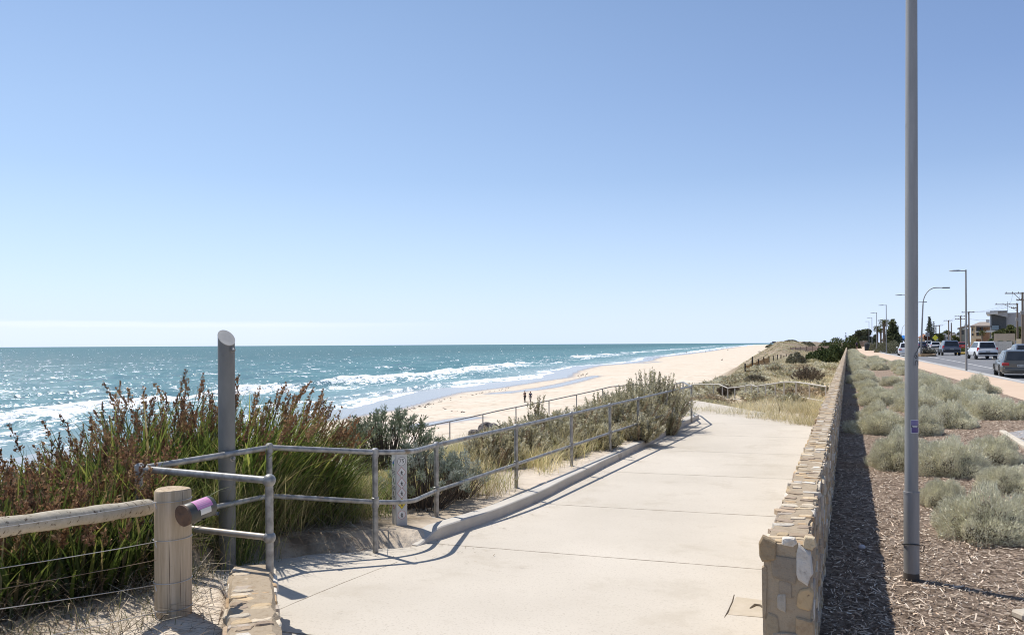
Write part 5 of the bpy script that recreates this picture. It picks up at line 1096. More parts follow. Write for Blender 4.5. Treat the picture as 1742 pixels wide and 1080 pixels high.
        if style == 'suv': mb.add([(sx*w*.80, -l+.02, belt*.78), (sx*w*.99, -l+.22, belt*.78), (sx*w*.94, -l+.26, belt*1.10), (sx*w*.78, -l+.17, belt*1.10), (sx*w*.82, -l-.02, belt*.78), (sx*w*1.0, -l+.16, belt*.78), (sx*w*.955, -l+.20, belt*1.10), (sx*w*.80, -l+.11, belt*1.10)], [(0, 1, 2, 3), (4, 5, 6, 7), (0, 4, 7, 3), (1, 5, 6, 2), (0, 1, 5, 4), (3, 2, 6, 7)])
        else: mb.box((sx*w*.78, -l+.07, belt*.80), (w*.36, .20, .15), 0, .02)
        mb.build('tail_lamp', TAIL, T)
        mb = MB(); mb.box((sx*w*.62, l-.10, hood*.66), (w*.42, .16, .13), 0, .03); mb.build('headlight', CLEAR, T, True)
    mb = MB(); mb.box((0, -l-.015, zb+.24), (W*.88, .11, .20), 0, .04); mb.build('bumper', pm if style != 'suv' else DARKP, T, True); mb = MB(); mb.box((0, l+.0, zb+.16), (W*.76, .10, .20), 0, .04); mb.build('bumper', pm if style != 'suv' else DARKP, T, True)
    pz = belt*.72 if style != 'sedan' else belt*.7
    mb = MB(); mb.box((0, -l-.012 if style != 'x' else 0, pz), (.37, .03, .125)); pl = mb.build('number_plate', PLATE, T)
    mb = MB()
    for k in range(6): mb.box((-.13+.052*k, -l-.029, pz), (.030, .002, .070))
    mb.build('plate_print', INKP, pl)
    for o in T.children: pass
    T.location = loc; T.rotation_euler = (0, 0, yaw); return T
def build_cars():
    c = on_road(1728, 45); car('dark grey station wagon parked by the kerb at the right frame edge', paint('paint_grey', (.115, .115, .108), .5), c, HEAD-.06, 4.85, 1.86, 1.50, 'wagon')
    c = on_road(1742, 54); car('blue grey sedan parked directly in front of the dark grey wagon', paint('paint_bluegrey', (.16, .18, .215), .4), c, HEAD-.05, 4.7, 1.84, 1.72, 'wagon')
    c = on_road(1670, 75.5); car('white hatchback with tall red tail lamps driving away on the road', paint('paint_white', (.72, .73, .74)), c, HEAD+.10, 4.4, 1.78, 1.66, 'suv')
    c = on_road(1614.5, 92); car('slate blue sport utility car driving away behind the kerb island', paint('paint_slate', (.10, .12, .165), .3), c, HEAD+.02, 4.6, 1.90, 1.70, 'suv')
    c = on_road(1635.5, 158); car('red hatchback parked on the far side beyond the slate blue car', paint('paint_red', (.36, .018, .022)), c, HEAD, 4.2, 1.75, 1.48, 'wagon')
    c = on_road(1590.5, 160); car('white pickup like car driving away far down the road', paint('paint_white2', (.74, .74, .73)), c, HEAD-.02, 4.7, 1.9, 1.62, 'suv')
    c = on_road(1542, 89); car('white hatchback parked in the bay left of the lamp pole', paint('paint_white3', (.74, .75, .76)), c, HEAD-.03, 4.2, 1.75, 1.50, 'wagon')
    c = on_road(1568.5, 185); car('dark navy car parked far off beside the curved street light', paint('paint_navy', (.02, .03, .085)), c, HEAD, 4.5, 1.8, 1.6, 'suv')
    c = on_road(1579, 195); car('small white van far down the road right of the curved light', paint('paint_white4', (.7, .7, .7)), c, HEAD, 4.5, 1.8, 1.9, 'suv')
    c = on_road(1529, 200); car('dark car far off under the pine beside the blue shade', paint('paint_dark', (.03, .035, .06)), c, HEAD+.3, 4.5, 1.8, 1.5, 'wagon')
    c = on_road(1512, 205); car('white car far off between palms and pine', paint('paint_white5', (.72, .72, .72)), c, HEAD+PI/2, 4.4, 1.8, 1.45, 'sedan')
    c = on_road(1751, 93); car('white car parked on the far verge below the power poles', paint('paint_white6', (.74, .74, .74)), c, HEAD+1.3, 4.4, 1.8, 1.5, 'sedan')
    c = on_road(1654, 178); car('silver car parked on the far side behind the white hatchback', paint('paint_silver', (.45, .46, .47), .5), c, HEAD+.1, 4.3, 1.8, 1.5, 'wagon')
def build_street():
    G = 'grey single arm street lamps along the footpath'
    for u, v, Y, H, lb in ((1644, 629, 50, 6.25, 'slim street lamp on the footpath kerb between white hatchback and grey wagon'), (1541, 606, 79, 6.3, 'street lamp almost hidden behind the near grey pole'), (1508, 602, 102, 6.35, 'street lamp standing beside the roadside shrubs left of the near pole'), (1491.5, 590, 131, 6.7, 'street lamp in front of the palms'), (1483.5, 588, 157, 6.8, 'street lamp left of the palms nearer than its far twin'), (1478.5, 587, 190, 6.6, 'smallest and farthest street lamp before the dark trees')):
        p = D(u, v, Y); p.z = rz_at(p.x, p.y); H = max(H, 2); top = {1644: 459, 1541: 501, 1508: 518.5, 1491.5: 531.5, 1483.5: 540, 1478.5: 546.5}[u]
        lamp_post(p, D(u, top, Y).z-p.z, lb, G, (-1, .12, 0), k=1.05)
    # curved arm light on the island
    for (u, vb, Y, vt, reach, lb) in ((1566.5, 603, 88, 489.5, 2.35, 'curved arm street light rising from the mulched kerb island'), (1552, 590, 135, 514, 1.6, 'second curved arm street light peeping out behind the near pole'), (1533, 585, 230, 552, 2.3, 'tiny far off curved street light right of the pine')):
        p = D(u, vb, Y); p.z = rz_at(p.x, p.y); h = D(u, vt, Y).z-p.z; T = thing('curved_street_light', lb, 'street light', p, 0, 'curved arm street lights')
        pts = [p-Vector((0, 0, .2)), p+Vector((.15, 0, h*.45)), p+Vector((.26, 0, h*.74))]+[p+Vector((.26+reach*.62*(1-math.cos(a)), 0, h*.74+h*.26*math.sin(a))) for a in [PI/2*k/8 for k in range(1, 9)]]+[p+Vector((.26+reach, 0, h))]
        mb = MB(); mb.tube(pts, [.10, .085, .07]+[.055]*8+[.045], 10); mb.build('pole', GALP, T, True)
        mb = MB(); e = pts[-1]; mb.box((e.x+.22, e.y, e.z-.01), (.78, .26, .12), 0, .03); mb.build('lamp_head', M('lamp_head_dark', (.05, .05, .055), rough=.5), T, True)
    # timber power poles
    WP = M('power_pole_wood', (.155, .115, .085), (.21, .165, .125), 8, .9, mapping={'scale': (1, 1, .1)}); INS = M('insulator', (.30, .28, .27), rough=.4)
    tops = []; G = 'timber power poles across the road'
    for u, vb, Y, vt, arms, lb, dx in ((1740, 600, 100, 497, [(.15, 2.6), (1.0, .9)], 'tallest timber power pole at the right frame edge', -.5), (1731, 597, 128, 516, [(.15, 3.6), (.75, 1.0)], 'timber power pole in front of the grey house', -.72), (1648.5, 590, 163, 530, [(.15, 2.6)], 'timber power pole just right of the slim street lamp', -.1), (1634.5, 588, 188, 537, [(.15, 2.5), (.8, 2.3)], 'timber power pole with two cross arms left of the slim lamp', -.1), (1614, 586, 235, 544.5, [(.15, 2.6)], 'power pole above the slate blue car', -.1), (1618.5, 586, 225, 549, [], 'bare timber pole without cross arms above the slate blue car', 0), (1598.5, 585, 330, 553, [(.15, 2.9)], 'far power pole right of the norfolk pine', 0), (1592.5, 585, 370, 554, [(.15, 3)], 'farthest power pole beside the norfolk pine', 0)):
        p = D(u, vb, Y); p.z = rz_at(p.x, p.y); top = D(u, vt, Y).z; T = thing('power_pole', lb, 'power pole', p, 0, G)
        k = 1+max(0, Y-150)/500
        mb = MB(); mb.tube([(p.x, p.y, p.z-.3), (p.x, p.y, top)], [.17*k, .12*k], 9); mb.build('pole', WP, T, True)
        for d, hw in arms:
            mb = MB(); c = (p.x+dx*hw*.75*.9, p.y, top-d); mb.box(c, (hw*1.02, .10*k, .12*k)); mb.build('cross_arm', WP, T)
            mb = MB()
            for j in range(4): mb.lathe((c[0]+(j-1.5)*hw*.30, c[1], c[2]+.05), [(.035*k, 0), (.05*k, .06), (.03*k, .12), (.04*k, .16), (.01, .19)], 7)
            mb.build('insulators', INS, T)
            if len(arms) and d < .3 and hw > 2:
                mb = MB(); mb.tube([(p.x, p.y, top-d-1.0), (c[0]+dx*.5, p.y, top-d)], .035*k, 5); mb.build('brace', WP, T)
        if Y < 140:
            mb = MB(); mb.box((p.x+.2*(1 if dx < -1 else -1), p.y-.2, top-2.6), (.35, .3, .5), 0, .03); mb.build('junction_box', M('box_grey', (.25, .24, .23)), T)
        if arms: tops.append(Vector((p.x+dx*.6, p.y, top+.02)))
    WR = M('overhead_wire', (.12, .12, .125), rough=.6)
    for a, b_ in zip(tops[:-1], tops[1:]):
        for o in (-.9, .1, .9):
            pts = [a.lerp(b_, k/12)+Vector((o, 0, -.9*(1-(2*k/12-1)**2)*.6)) for k in range(13)]
            mb = MB(); mb.tube(pts, .012, 4, False); tag(mb.build('power_line', WR), 'thin overhead power line strung between the timber poles', 'power line', 'overhead power lines')
    h = D(1683, 544.5, 165); pts = [D(1648, 542.5, 163), h.lerp(D(1648, 542.5, 163), .5)-Vector((0, 0, .15)), h]
    mb = MB(); mb.tube(pts, .02, 4, False); tag(mb.build('power_line', WR), 'service cable running from a power pole to the grey house roof', 'power line')
    # kerb island
    a = P(1540, 603, .45); cs, ct = st(*D(1573, 603, 87)[:2]); pts = []
    for k in range(20):
        g = 2*PI*k/20; s = cs+4+6.0*math.cos(g); t = ct+1.25*math.sin(g)*(1-.25*math.cos(g)); x, y = xy(s, t); pts.append(Vector((x, y, float(right_z(s, t))-.10)))
    mb = MB(); mb.poly(pts, .20, (0, 0, 1)); tag(mb.build('kerb_island', M('island_mulch', (.24, .15, .08), (.34, .24, .14), 3, .9, bmp=.8, bs=8, bd=.05)), 'brown mulched kerb island in the road below the curved light', 'kerb island', kind='structure')
    for u, Y, w, h, lb in ((1578, 88, .75, .75, 'grey tufted plant on the kerb island'), (1586, 91, .6, .55, 'low grey plant at the right end of the kerb island')):
        p = D(u, 600, Y); p.z = rz_at(p.x, p.y)+.08; shoot_shrub('island_plant', lb, 'plant', p, w, w, h, 60, 22, .17, .06, [(.19, .19, .15), (.26, .25, .20)], None)
    p = D(1578, 600, 89); p.z = rz_at(p.x, p.y)+.08; T = thing('sign_pole', 'slender grey sign pole on the kerb island', 'sign', p); mb = MB(); mb.tube([p, p+Vector((0, 0, 2.4))], .04, 8); mb.build('pole', GALP, T, True); mb = MB(); mb.box((p.x, p.y, p.z+2.2), (.45, .03, .45)); mb.build('sign_plate', M('sign_back_grey', (.35, .35, .35)), T)
    # yellow diamond warning sign far off
    p = D(1591, 584, 200); p.z = rz_at(p.x, p.y); zc = D(1591, 574.5, 200).z; T = thing('warning_sign', 'bright yellow diamond warning sign above the far white car', 'sign', p); mb = MB(); mb.tube([p, (p.x, p.y, zc)], .05, 6); mb.build('pole', GALP, T)
    mb = MB(); mb.poly([(p.x+.75*a, p.y-.06, zc+.75*b_) for a, b_ in ((-1, 0), (0, -1), (1, 0), (0, 1))], .04, (0, 1, 0)); mb.build('sign_plate', M('warning_yellow', (.62, .60, .03), rough=.4), T)
    # painted yellow kerb nose and pale traffic island on the right
    p = on_road(1638, 99, -.1); mb = MB(); mb.box((p.x, p.y, p.z+.11), (1.5, 3.2, .22), HEAD, .06); tag(mb.build('island_nose', M('yellow_kerb_paint', (.62, .40, .06), (.52, .33, .06), 3, .7)), 'yellow painted nose of the far traffic island right of the slate car', 'kerb island', kind='structure')
    p = on_road(1648, 113, -.1); mb = MB(); mb.box((p.x, p.y, p.z+.10), (4.4, 10, .20), HEAD, .06); tag(mb.build('traffic_island', M('pale_island', (.50, .46, .40), rough=.9)), 'pale paved traffic island behind the white hatchback', 'kerb island', kind='structure')
    for u, Y, lb in ((1632, 108, 'low green hedge plant on the traffic island in front of the red car'), (1641, 112, 'low green hedge plant on the traffic island beside the slim lamp')):
        p = on_road(u, Y, .1); shoot_shrub('island_plant', lb, 'plant', p, .9, .9, .5, 50, 22, .17, .07, [(.10, .13, .04), (.15, .17, .06)], None)
    # bin and far low wall beyond the end of the stone wall
    p = D(1475, 591, 140); p.z = rz_at(p.x, p.y); T = thing('litter_bin', 'black litter bin at the end of the footpath', 'bin', p); mb = MB(); mb.lathe(p, [(.36, 0), (.40, .05), (.42, 1.0), (.44, 1.02), (.44, 1.08)], 14); mb.build('body', M('bin_black', (.02, .022, .025), rough=.5), T, True, 30); mb = MB(); mb.lathe(p+Vector((0, 0, 1.15)), [(.44, 0), (.42, .12), (.2, .2)], 14); mb.build('lid', M('bin_black2', (.03, .03, .03), rough=.4), T, True, 30)
    mb = MB(); a = D(1447, 590, 196); b_ = D(1476, 583.5, 205); pts = [a.lerp(b_, k/10)+Vector((0, 6*math.sin(PI*k/10), 0)) for k in range(11)]; mb.cur = (.30, .21, .15)
    core_strip(mb, [(p, Vector((0, 1, 0))) for p in pts], .2, 0, lambda p: 0, 0, .0, random.Random(1)) if False else None
    for p, q in zip(pts[:-1], pts[1:]):
        d = q-p; zt = p.z+.55; mb.box(((p.x+q.x)/2, (p.y+q.y)/2, (p.z+q.z)/2-.1), (d.length*1.02, .35, 1.5), math.atan2(d.y, d.x))
    tag(mb.build('curved_stone_wall', MATS.get('w') or M('far_wall_brown', (.27, .20, .15), (.36, .28, .21), 1.2, .9)), 'brown low wall curving away behind the jogger at the footpath end', 'stone wall')
    # blue shade sail by the pines
    p = D(1537, 585, 215); p.z = rz_at(p.x, p.y); T = thing('shade_canopy', 'bright blue shade canopy in front of the far car park', 'canopy', p); w = 1.5; zt = D(1537, 570, 215).z
    mb = MB(); mb.add([(p.x-w, p.y-w, zt-.8), (p.x+w, p.y-w, zt-.8), (p.x+w, p.y+w, zt-.8), (p.x-w, p.y+w, zt-.8), (p.x, p.y, zt), (p.x-w, p.y-w, zt-1.25), (p.x+w, p.y-w, zt-1.25), (p.x+w, p.y+w, zt-1.25), (p.x-w, p.y+w, zt-1.25)], [(0, 1, 4), (1, 2, 4), (2, 3, 4), (3, 0, 4), (0, 1, 6, 5), (1, 2, 7, 6), (2, 3, 8, 7), (3, 0, 5, 8)]); mb.build('canvas', M('canvas_blue', (.03, .22, .62), rough=.7), T)
    for a, c in ((-1, -1), (1, -1), (1, 1), (-1, 1)): mb = MB(); mb.tube([(p.x+a*w, p.y+c*w, p.z), (p.x+a*w, p.y+c*w, zt-.8)], .05, 6); mb.build('leg', GALP, T)
def build_houses():
    WHT = M('render_white', (.68, .66, .62), rough=.8); GRYR = M('render_grey', (.34, .335, .34), (.37, .365, .37), 1, .8); CHAR = M('render_charcoal', (.075, .08, .085), rough=.7); TAN = M('block_tan', (.42, .34, .26), (.46, .38, .29), 2, .9, bmp=.3, bs=8); GL = M('house_glass', (.10, .16, .20), (.14, .2, .24), 1, .08, spec=.8); BRK = M('brick_brown', (.30, .17, .10), (.36, .22, .14), 5, .9, bmp=.3, bs=20); ROOF = M('roof_tile', (.27, .22, .18), (.33, .28, .23), 3, .85, bmp=.5, bs=6, mapping={'scale': (1, 1, 4)}); DKW = M('window_dark', (.025, .03, .035), rough=.15); CRM = M('render_cream', (.62, .50, .33), (.66, .55, .38), 2, .85)
    FR = {}
    def setf(u, Y):
        c = D(u, 585, Y); g = math.atan2(c.x, Y); FR.update(c=c, Y=Y, g=g, e1=Vector((math.cos(g), -math.sin(g), 0)), e2=Vector((math.sin(g), math.cos(g), 0))); o = Vector((c.x, c.y, 0)); o.z = rz_at(o.x, o.y); return o
    def Q(u, v, Y):
        d = Vector(ray(u, v)); k = (FR['c'].dot(FR['e2'])+(Y-FR['Y']))/d.dot(FR['e2']); return Vector((d.x*k, d.y*k, ZC+d.z*k))
    def B(T, nm, m, x0, x1, v0, v1, Y, dep, bev=0.0):
        a = Q(x0, v1, Y); b_ = Q(x1, v0, Y); w_ = (Vector((b_.x-a.x, b_.y-a.y, 0))).length; c = (a+b_)/2+FR['e2']*dep/2; mb = MB(); mb.box(c, (w_, dep, abs(b_.z-a.z)), -FR['g'], bev); return mb.build(nm, m, T)
    def roofpoly(T, nm, m, pts, th): mb = MB(); mb.poly([Q(*p) for p in pts], th, FR['e2']); return mb.build(nm, m, T)
    def hip(T, m, u0, u1, v, vt, Y, dep, i0, i1):
        a = Q(u0, v, Y); b_ = Q(u1, v, Y); zt = Q((u0+u1)/2, vt, Y+dep/2).z; e2 = FR['e2']*dep; e1 = (b_-a).normalized(); r0 = a+e2/2+e1*i0; r1 = b_+e2/2-e1*i1; r0.z = r1.z = zt; dn = Vector((0, 0, -.25))
        mb = MB(); mb.add([a, b_, b_+e2, a+e2, r0, r1, a+dn, b_+dn, b_+e2+dn, a+e2+dn], [(0, 1, 5, 4), (1, 2, 5), (2, 3, 4, 5), (3, 0, 4), (0, 6, 7, 1), (1, 7, 8, 2), (2, 8, 9, 3), (3, 9, 6, 0), (6, 9, 8, 7)]); return mb.build('roof', m, T)
    # grey modern house
    Y = 140; o = setf(1715, Y); T = thing('modern_house', 'grey two storey modern house with flat oversailing roof behind the power poles', 'house', o)
    B(T, 'wall', GRYR, 1712, 1790, 530.5, 606, Y+.6, 14); B(T, 'wall', CHAR, 1686, 1711.5, 532.5, 562, Y+.2, 12); B(T, 'wall', WHT, 1684, 1712, 562.2, 604, Y+.8, 11)
    r = B(T, 'roof', WHT, 1677.5, 1697.5, 530.2, 534.5, Y-1.4, 12); B(T, 'roof', M('roof_edge_grey', (.33, .33, .335)), 1684, 1714, 528, 530.1, Y-.9, 14)
    roofpoly(T, 'soffit', GRYR, [(1690, 534.6, Y-.4), (1714, 539.5, Y-.4), (1714, 530.4, Y-.4), (1697, 530.4, Y-.4)], .4)
    B(T, 'column', M('steel_column', (.16, .16, .17)), 1684.2, 1685.4, 529, 575, Y-.8, .25); w_ = B(T, 'balcony_glass', GL, 1687.5, 1699, 553.5, 560.5, Y-.3, .1); B(T, 'balcony_slab', WHT, 1678, 1703, 561.5, 565.5, Y-1.2, 2)
    B(T, 'window', DKW, 1688, 1708, 567, 578, Y+.55, .2); B(T, 'antenna', DKW, 1713.7, 1714.2, 513, 530, Y+2, .1)
    # cream/brown two-storey house
    Y = 165; o = setf(1665, Y); T = thing('brick_house', 'brown and cream two storey house with hipped tile roof left of the grey house', 'house', o)
    B(T, 'wall', BRK, 1655, 1684, 554, 600, Y+1.2, 12); B(T, 'wall', CRM, 1652, 1660, 556.5, 600, Y+.3, 12)
    hip(T, ROOF, 1650.5, 1686, 554, 547.5, Y-.6, 13, 1.7, .3)
    B(T, 'chimney', WHT, 1677.5, 1683.5, 543.3, 552, Y+5, 1.2)
    for x0, x1, v0, v1, m in ((1653.4, 1655.4, 558, 563, DKW), (1661.5, 1667, 555.5, 563.5, DKW), (1669, 1672.5, 556, 563, DKW), (1661, 1669, 566, 571, DKW), (1653.5, 1656, 567.5, 571, DKW)): B(T, 'window', m, x0, x1, v0, v1, Y+.15 if x0 < 1660 else Y+1.05, .2)
    B(T, 'balcony', WHT, 1659, 1680, 563.2, 565, Y-1.0, 2); B(T, 'balcony', CRM, 1652, 1672, 571.5, 576.5, Y-1.4, 1.2); B(T, 'column', CRM, 1659.3, 1660.7, 554.5, 572, Y-.9, .3)
    # further house
    Y = 215; o = setf(1640, Y); T = thing('grey_house', 'small grey green gabled house glimpsed behind the slim street lamp', 'house', o)
    B(T, 'wall', M('wall_olive', (.25, .25, .21), rough=.9), 1632, 1648, 559, 595, Y, 10); roofpoly(T, 'roof', ROOF, [(1628.5, 559.5, Y-.6), (1649, 556, Y-.6), (1649, 551.5, Y-.6), (1628.5, 558.0, Y-.6)], 11); B(T, 'window', DKW, 1636, 1639.5, 562, 569, Y-.15, .2); B(T, 'chimney', DKW, 1641, 1642.3, 551, 556, Y+3, .8)
    for u0, u1, v0, v1, Y, lb, wm_ in ((1601, 1609, 567, 590, 300, 'white low house among trees above the slate blue car', WHT), (1609, 1622, 569.5, 590, 290, 'blue grey low house among trees far down the road', M('render_bluegrey', (.36, .40, .46))), (1626, 1634, 570, 592, 260, 'white roofed low house behind the red car', WHT), (1617, 1625, 566.5, 590, 330, 'pale roofed far house just left of the bare timber pole', WHT)):
        o = setf((u0+u1)/2, Y); T = thing('low_house', lb, 'house', o, 0, 'small far houses'); B(T, 'wall', M('far_wall_tint', (.40, .39, .38)) if wm_ is WHT else wm_, u0, u1, v0+2, v1+4, Y, 9); B(T, 'roof', WHT, u0-.8, u1+.8, v0, v0+2, Y-.6, 10); B(T, 'window', DKW, u0+1.5, u0+3.5, v0+4, v0+7, Y-.1, .2)
    # terracotta house behind the pole
    Y = 230; o = setf(1570, Y); T = thing('terracotta_house', 'terracotta roofed building right of the near lamp pole under the pines', 'house', o); B(T, 'wall', CRM, 1564, 1578, 573, 592, Y, 8); hip(T, M('terracotta', (.42, .20, .11), (.36, .17, .1), 3, .85), 1562, 1580, 573.5, 568.5, Y-.6, 9, 1, 1); B(T, 'window', DKW, 1567, 1569, 575, 579, Y-.15, .2)
    # boundary walls and fence
    Y = 126; o = setf(1708, Y); T = thing('boundary_wall', 'tan block boundary wall in front of the grey house', 'wall', o); B(T, 'wall', TAN, 1691, 1727, 567.5, 604, Y, .4); B(T, 'coping', M('coping_tan', (.46, .39, .30)), 1690.8, 1727.2, 566.8, 567.4, Y-.05, .5)
    Y = 122; o = setf(1738, Y); T = thing('boundary_wall', 'cream boundary wall between the two tallest power poles', 'wall', o); B(T, 'wall', CRM, 1729, 1765, 576.5, 604, Y, .4); B(T, 'coping', WHT, 1728.8, 1765.2, 575.9, 576.4, Y-.05, .5)
    Y = 104; o = setf(1700, Y); T = thing('picket_fence', 'white pillared fence on the far footpath right of the white hatchback', 'fence', o)
    B(T, 'base_wall', M('fence_base', (.55, .51, .45), rough=.9), 1684, 1722, 586, 603, Y+.1, .2)
    for k in range(11): B(T, 'pillar', WHT, 1685+3.4*k, 1686.9+3.4*k, 580.2, 603, Y, .4)
    B(T, 'panel', M('fence_panel', (.62, .58, .52), rough=.9), 1684, 1722, 581.6, 586, Y+.12, .12)
def crown_cloud(T, p, w, h, n, cols, size, z0=.25, lobes=9, seed=0, dens=.5, nm='crown'):
    R = np.random.default_rng(seed); a = R.uniform(0, 2*PI, lobes); rr = np.sqrt(R.random(lobes))*.62; lz = R.uniform(z0+.12, .80, lobes)
    lc = np.stack([rr*np.cos(a)*w/2, rr*np.sin(a)*w/2, lz*h], 1); lr = R.uniform(.22, .40, lobes)*w*.62; lr = np.minimum(lr, h*.36)
    i = R.integers(0, lobes, n); d = R.normal(0, 1, (n, 3)); d /= np.linalg.norm(d, axis=1, keepdims=True); r = R.random(n)**.45
    cen = lc[i]+d*(lr[i]*r)[:, None]*np.array([1, 1, .85]); cen[:, 2] = np.clip(cen[:, 2], h*z0*.5, h)+p[2]; cen[:, 0] += p[0]; cen[:, 1] += p[1]
    V, Q, C = leaves(cen, d+np.array([0, 0, .4]), size*R.uniform(.6, 1.3, n), size*.55*R.uniform(.6, 1.3, n), pal(n, cols, .18, None, R)*(R.uniform(.75, 1.2, lobes)[i])[:, None], .7, R); npmesh(nm, V, Q, TREE, T, C)
    return lc+np.array(p)
def tree(name, label, u, vb, Y, vt, wpx, cols, n=3200, z0=.2, group=None, trunk=True, seed=0, size=None, zb=None, lobes=10):
    p = D(u, vb, Y); p.z = rz_at(p.x, p.y) if zb is None else zb; h = D(u, vt, Y).z-p.z; w = wpx*Y/F; T = thing(name, label, 'tree', p, 0, group)
    lc = crown_cloud(T, p, w, h, n, cols, size or (.0022*Y+.12), z0, lobes, seed+int(u))
    mb = MB(); mb.tube([p-Vector((0, 0, .2)), p+Vector((0, 0, h*.3)), p+Vector((.05*h, 0, h*.6))], [.035*h, .027*h, .012*h], 7)
    for c in lc[:5]: mb.tube([p+Vector((0, 0, h*.25)), Vector(c)], [.016*h, .006*h], 5)
    mb.build('trunk', BARK, T, True); return T
def norfolk(label, u, vb, Y, vt, wpx, cols, tiers=17, br=9, seed=1, droop=.0):
    p = D(u, vb, Y); p.z = rz_at(p.x, p.y); h = D(u, vt, Y).z-p.z; w = wpx*Y/F/2; R = np.random.default_rng(seed+int(u)); T = thing('norfolk_pine', label, 'tree', p, 0, 'norfolk pines')
    mb = MB(); mb.tube([p-Vector((0, 0, .2)), p+Vector((0, 0, h*.5)), p+Vector((0, 0, h))], [.022*h, .014*h, .003*h], 7); cen, nr = [], []
    for k in range(tiers):
        f = .10+.88*k/(tiers-1); z = p.z+h*f; L_ = w*(1-f)**.75*R.uniform(.85, 1.1)+.12*w*.4; a0 = R.uniform(0, 6)
        for b_ in range(br):
            a = a0+2*PI*b_/br+R.normal(0, .15); l = L_*R.uniform(.7, 1.1); dz = l*R.uniform(.02, .22)-droop*l
            e = Vector((p.x+l*math.cos(a), p.y+l*math.sin(a), z+dz)); mb.tube([(p.x, p.y, z), e], [.006*h*.6, .002*h*.6], 4, False)
            m = max(6, int(l/w*34))
            for j in range(m):
                q = R.random()**.7; cen.append((p.x+l*q*math.cos(a)+R.normal(0, .07*w), p.y+l*q*math.sin(a)+R.normal(0, .07*w), z+dz*q**2+R.uniform(-.012, .03)*h)); nr.append((math.cos(a), math.sin(a), .5))
    n = len(cen); V, Q, C = leaves(np.array(cen), np.array(nr), w*R.uniform(.18, .34, n), w*R.uniform(.10, .17, n), pal(n, cols, .2, None, R), .4, R); npmesh('crown', V, Q, TREE, T, C); mb.build('trunk', BARK, T, True)
def palm(label, u, vb, Y, vt, wpx, seed=0, skirt=True):
    p = D(u, vb, Y); p.z = rz_at(p.x, p.y); h = D(u, vt, Y).z-p.z; w = wpx*Y/F/2; R = np.random.default_rng(seed+int(u)); T = thing('palm_tree', label, 'palm', p, 0, 'palms by the car park')
    hb = h-w*.75; mb = MB(); mb.tube([p-Vector((0, 0, .2)), p+Vector((0, 0, hb*.5)), p+Vector((0, 0, hb))], [.05*h, .04*h, .045*h], 9); mb.build('trunk', M('palm_trunk', (.15, .11, .08), (.22, .16, .11), 4, .95, bmp=.6, bs=8, bd=.05), T, True)
    def fronds(n, el0, el1, cols, nm, lk):
        cen, nr, cl, ln = [], [], [], []
        for i in range(n):
            a = R.uniform(0, 2*PI); e = R.uniform(el0, el1); L_ = w*R.uniform(.75, 1.05)*lk; c = R.choice(len(cols))
            for j in range(26):
                q = R.random()**.7; ee = e-q*q*.9; r = L_*q*math.cos(ee); z = L_*q*math.sin(ee); sd = R.normal(0, .10*L_)*(1-.5*q)
                cen.append((p.x+r*math.cos(a)-sd*math.sin(a), p.y+r*math.sin(a)+sd*math.cos(a), p.z+hb+z)); nr.append((math.cos(a)+R.normal(0, .4), math.sin(a)+R.normal(0, .4), math.sin(ee)-.25)); cl.append(np.array(cols[c])*R.uniform(.75, 1.25)); ln.append(L_*.34)
        m = len(cen); V, Q, C = leaves(np.array(cen), np.array(nr), np.array(ln), np.array(ln)*.16, np.array(cl), .25, R); npmesh(nm, V, Q, TREE, T, C)
    fronds(44, -.5, 1.35, [(.10, .12, .035), (.15, .155, .05), (.20, .18, .07)], 'crown', 1.)
    if skirt: fronds(24, -1.5, -.6, [(.25, .18, .10), (.19, .13, .075)], 'dead_fronds', .8)
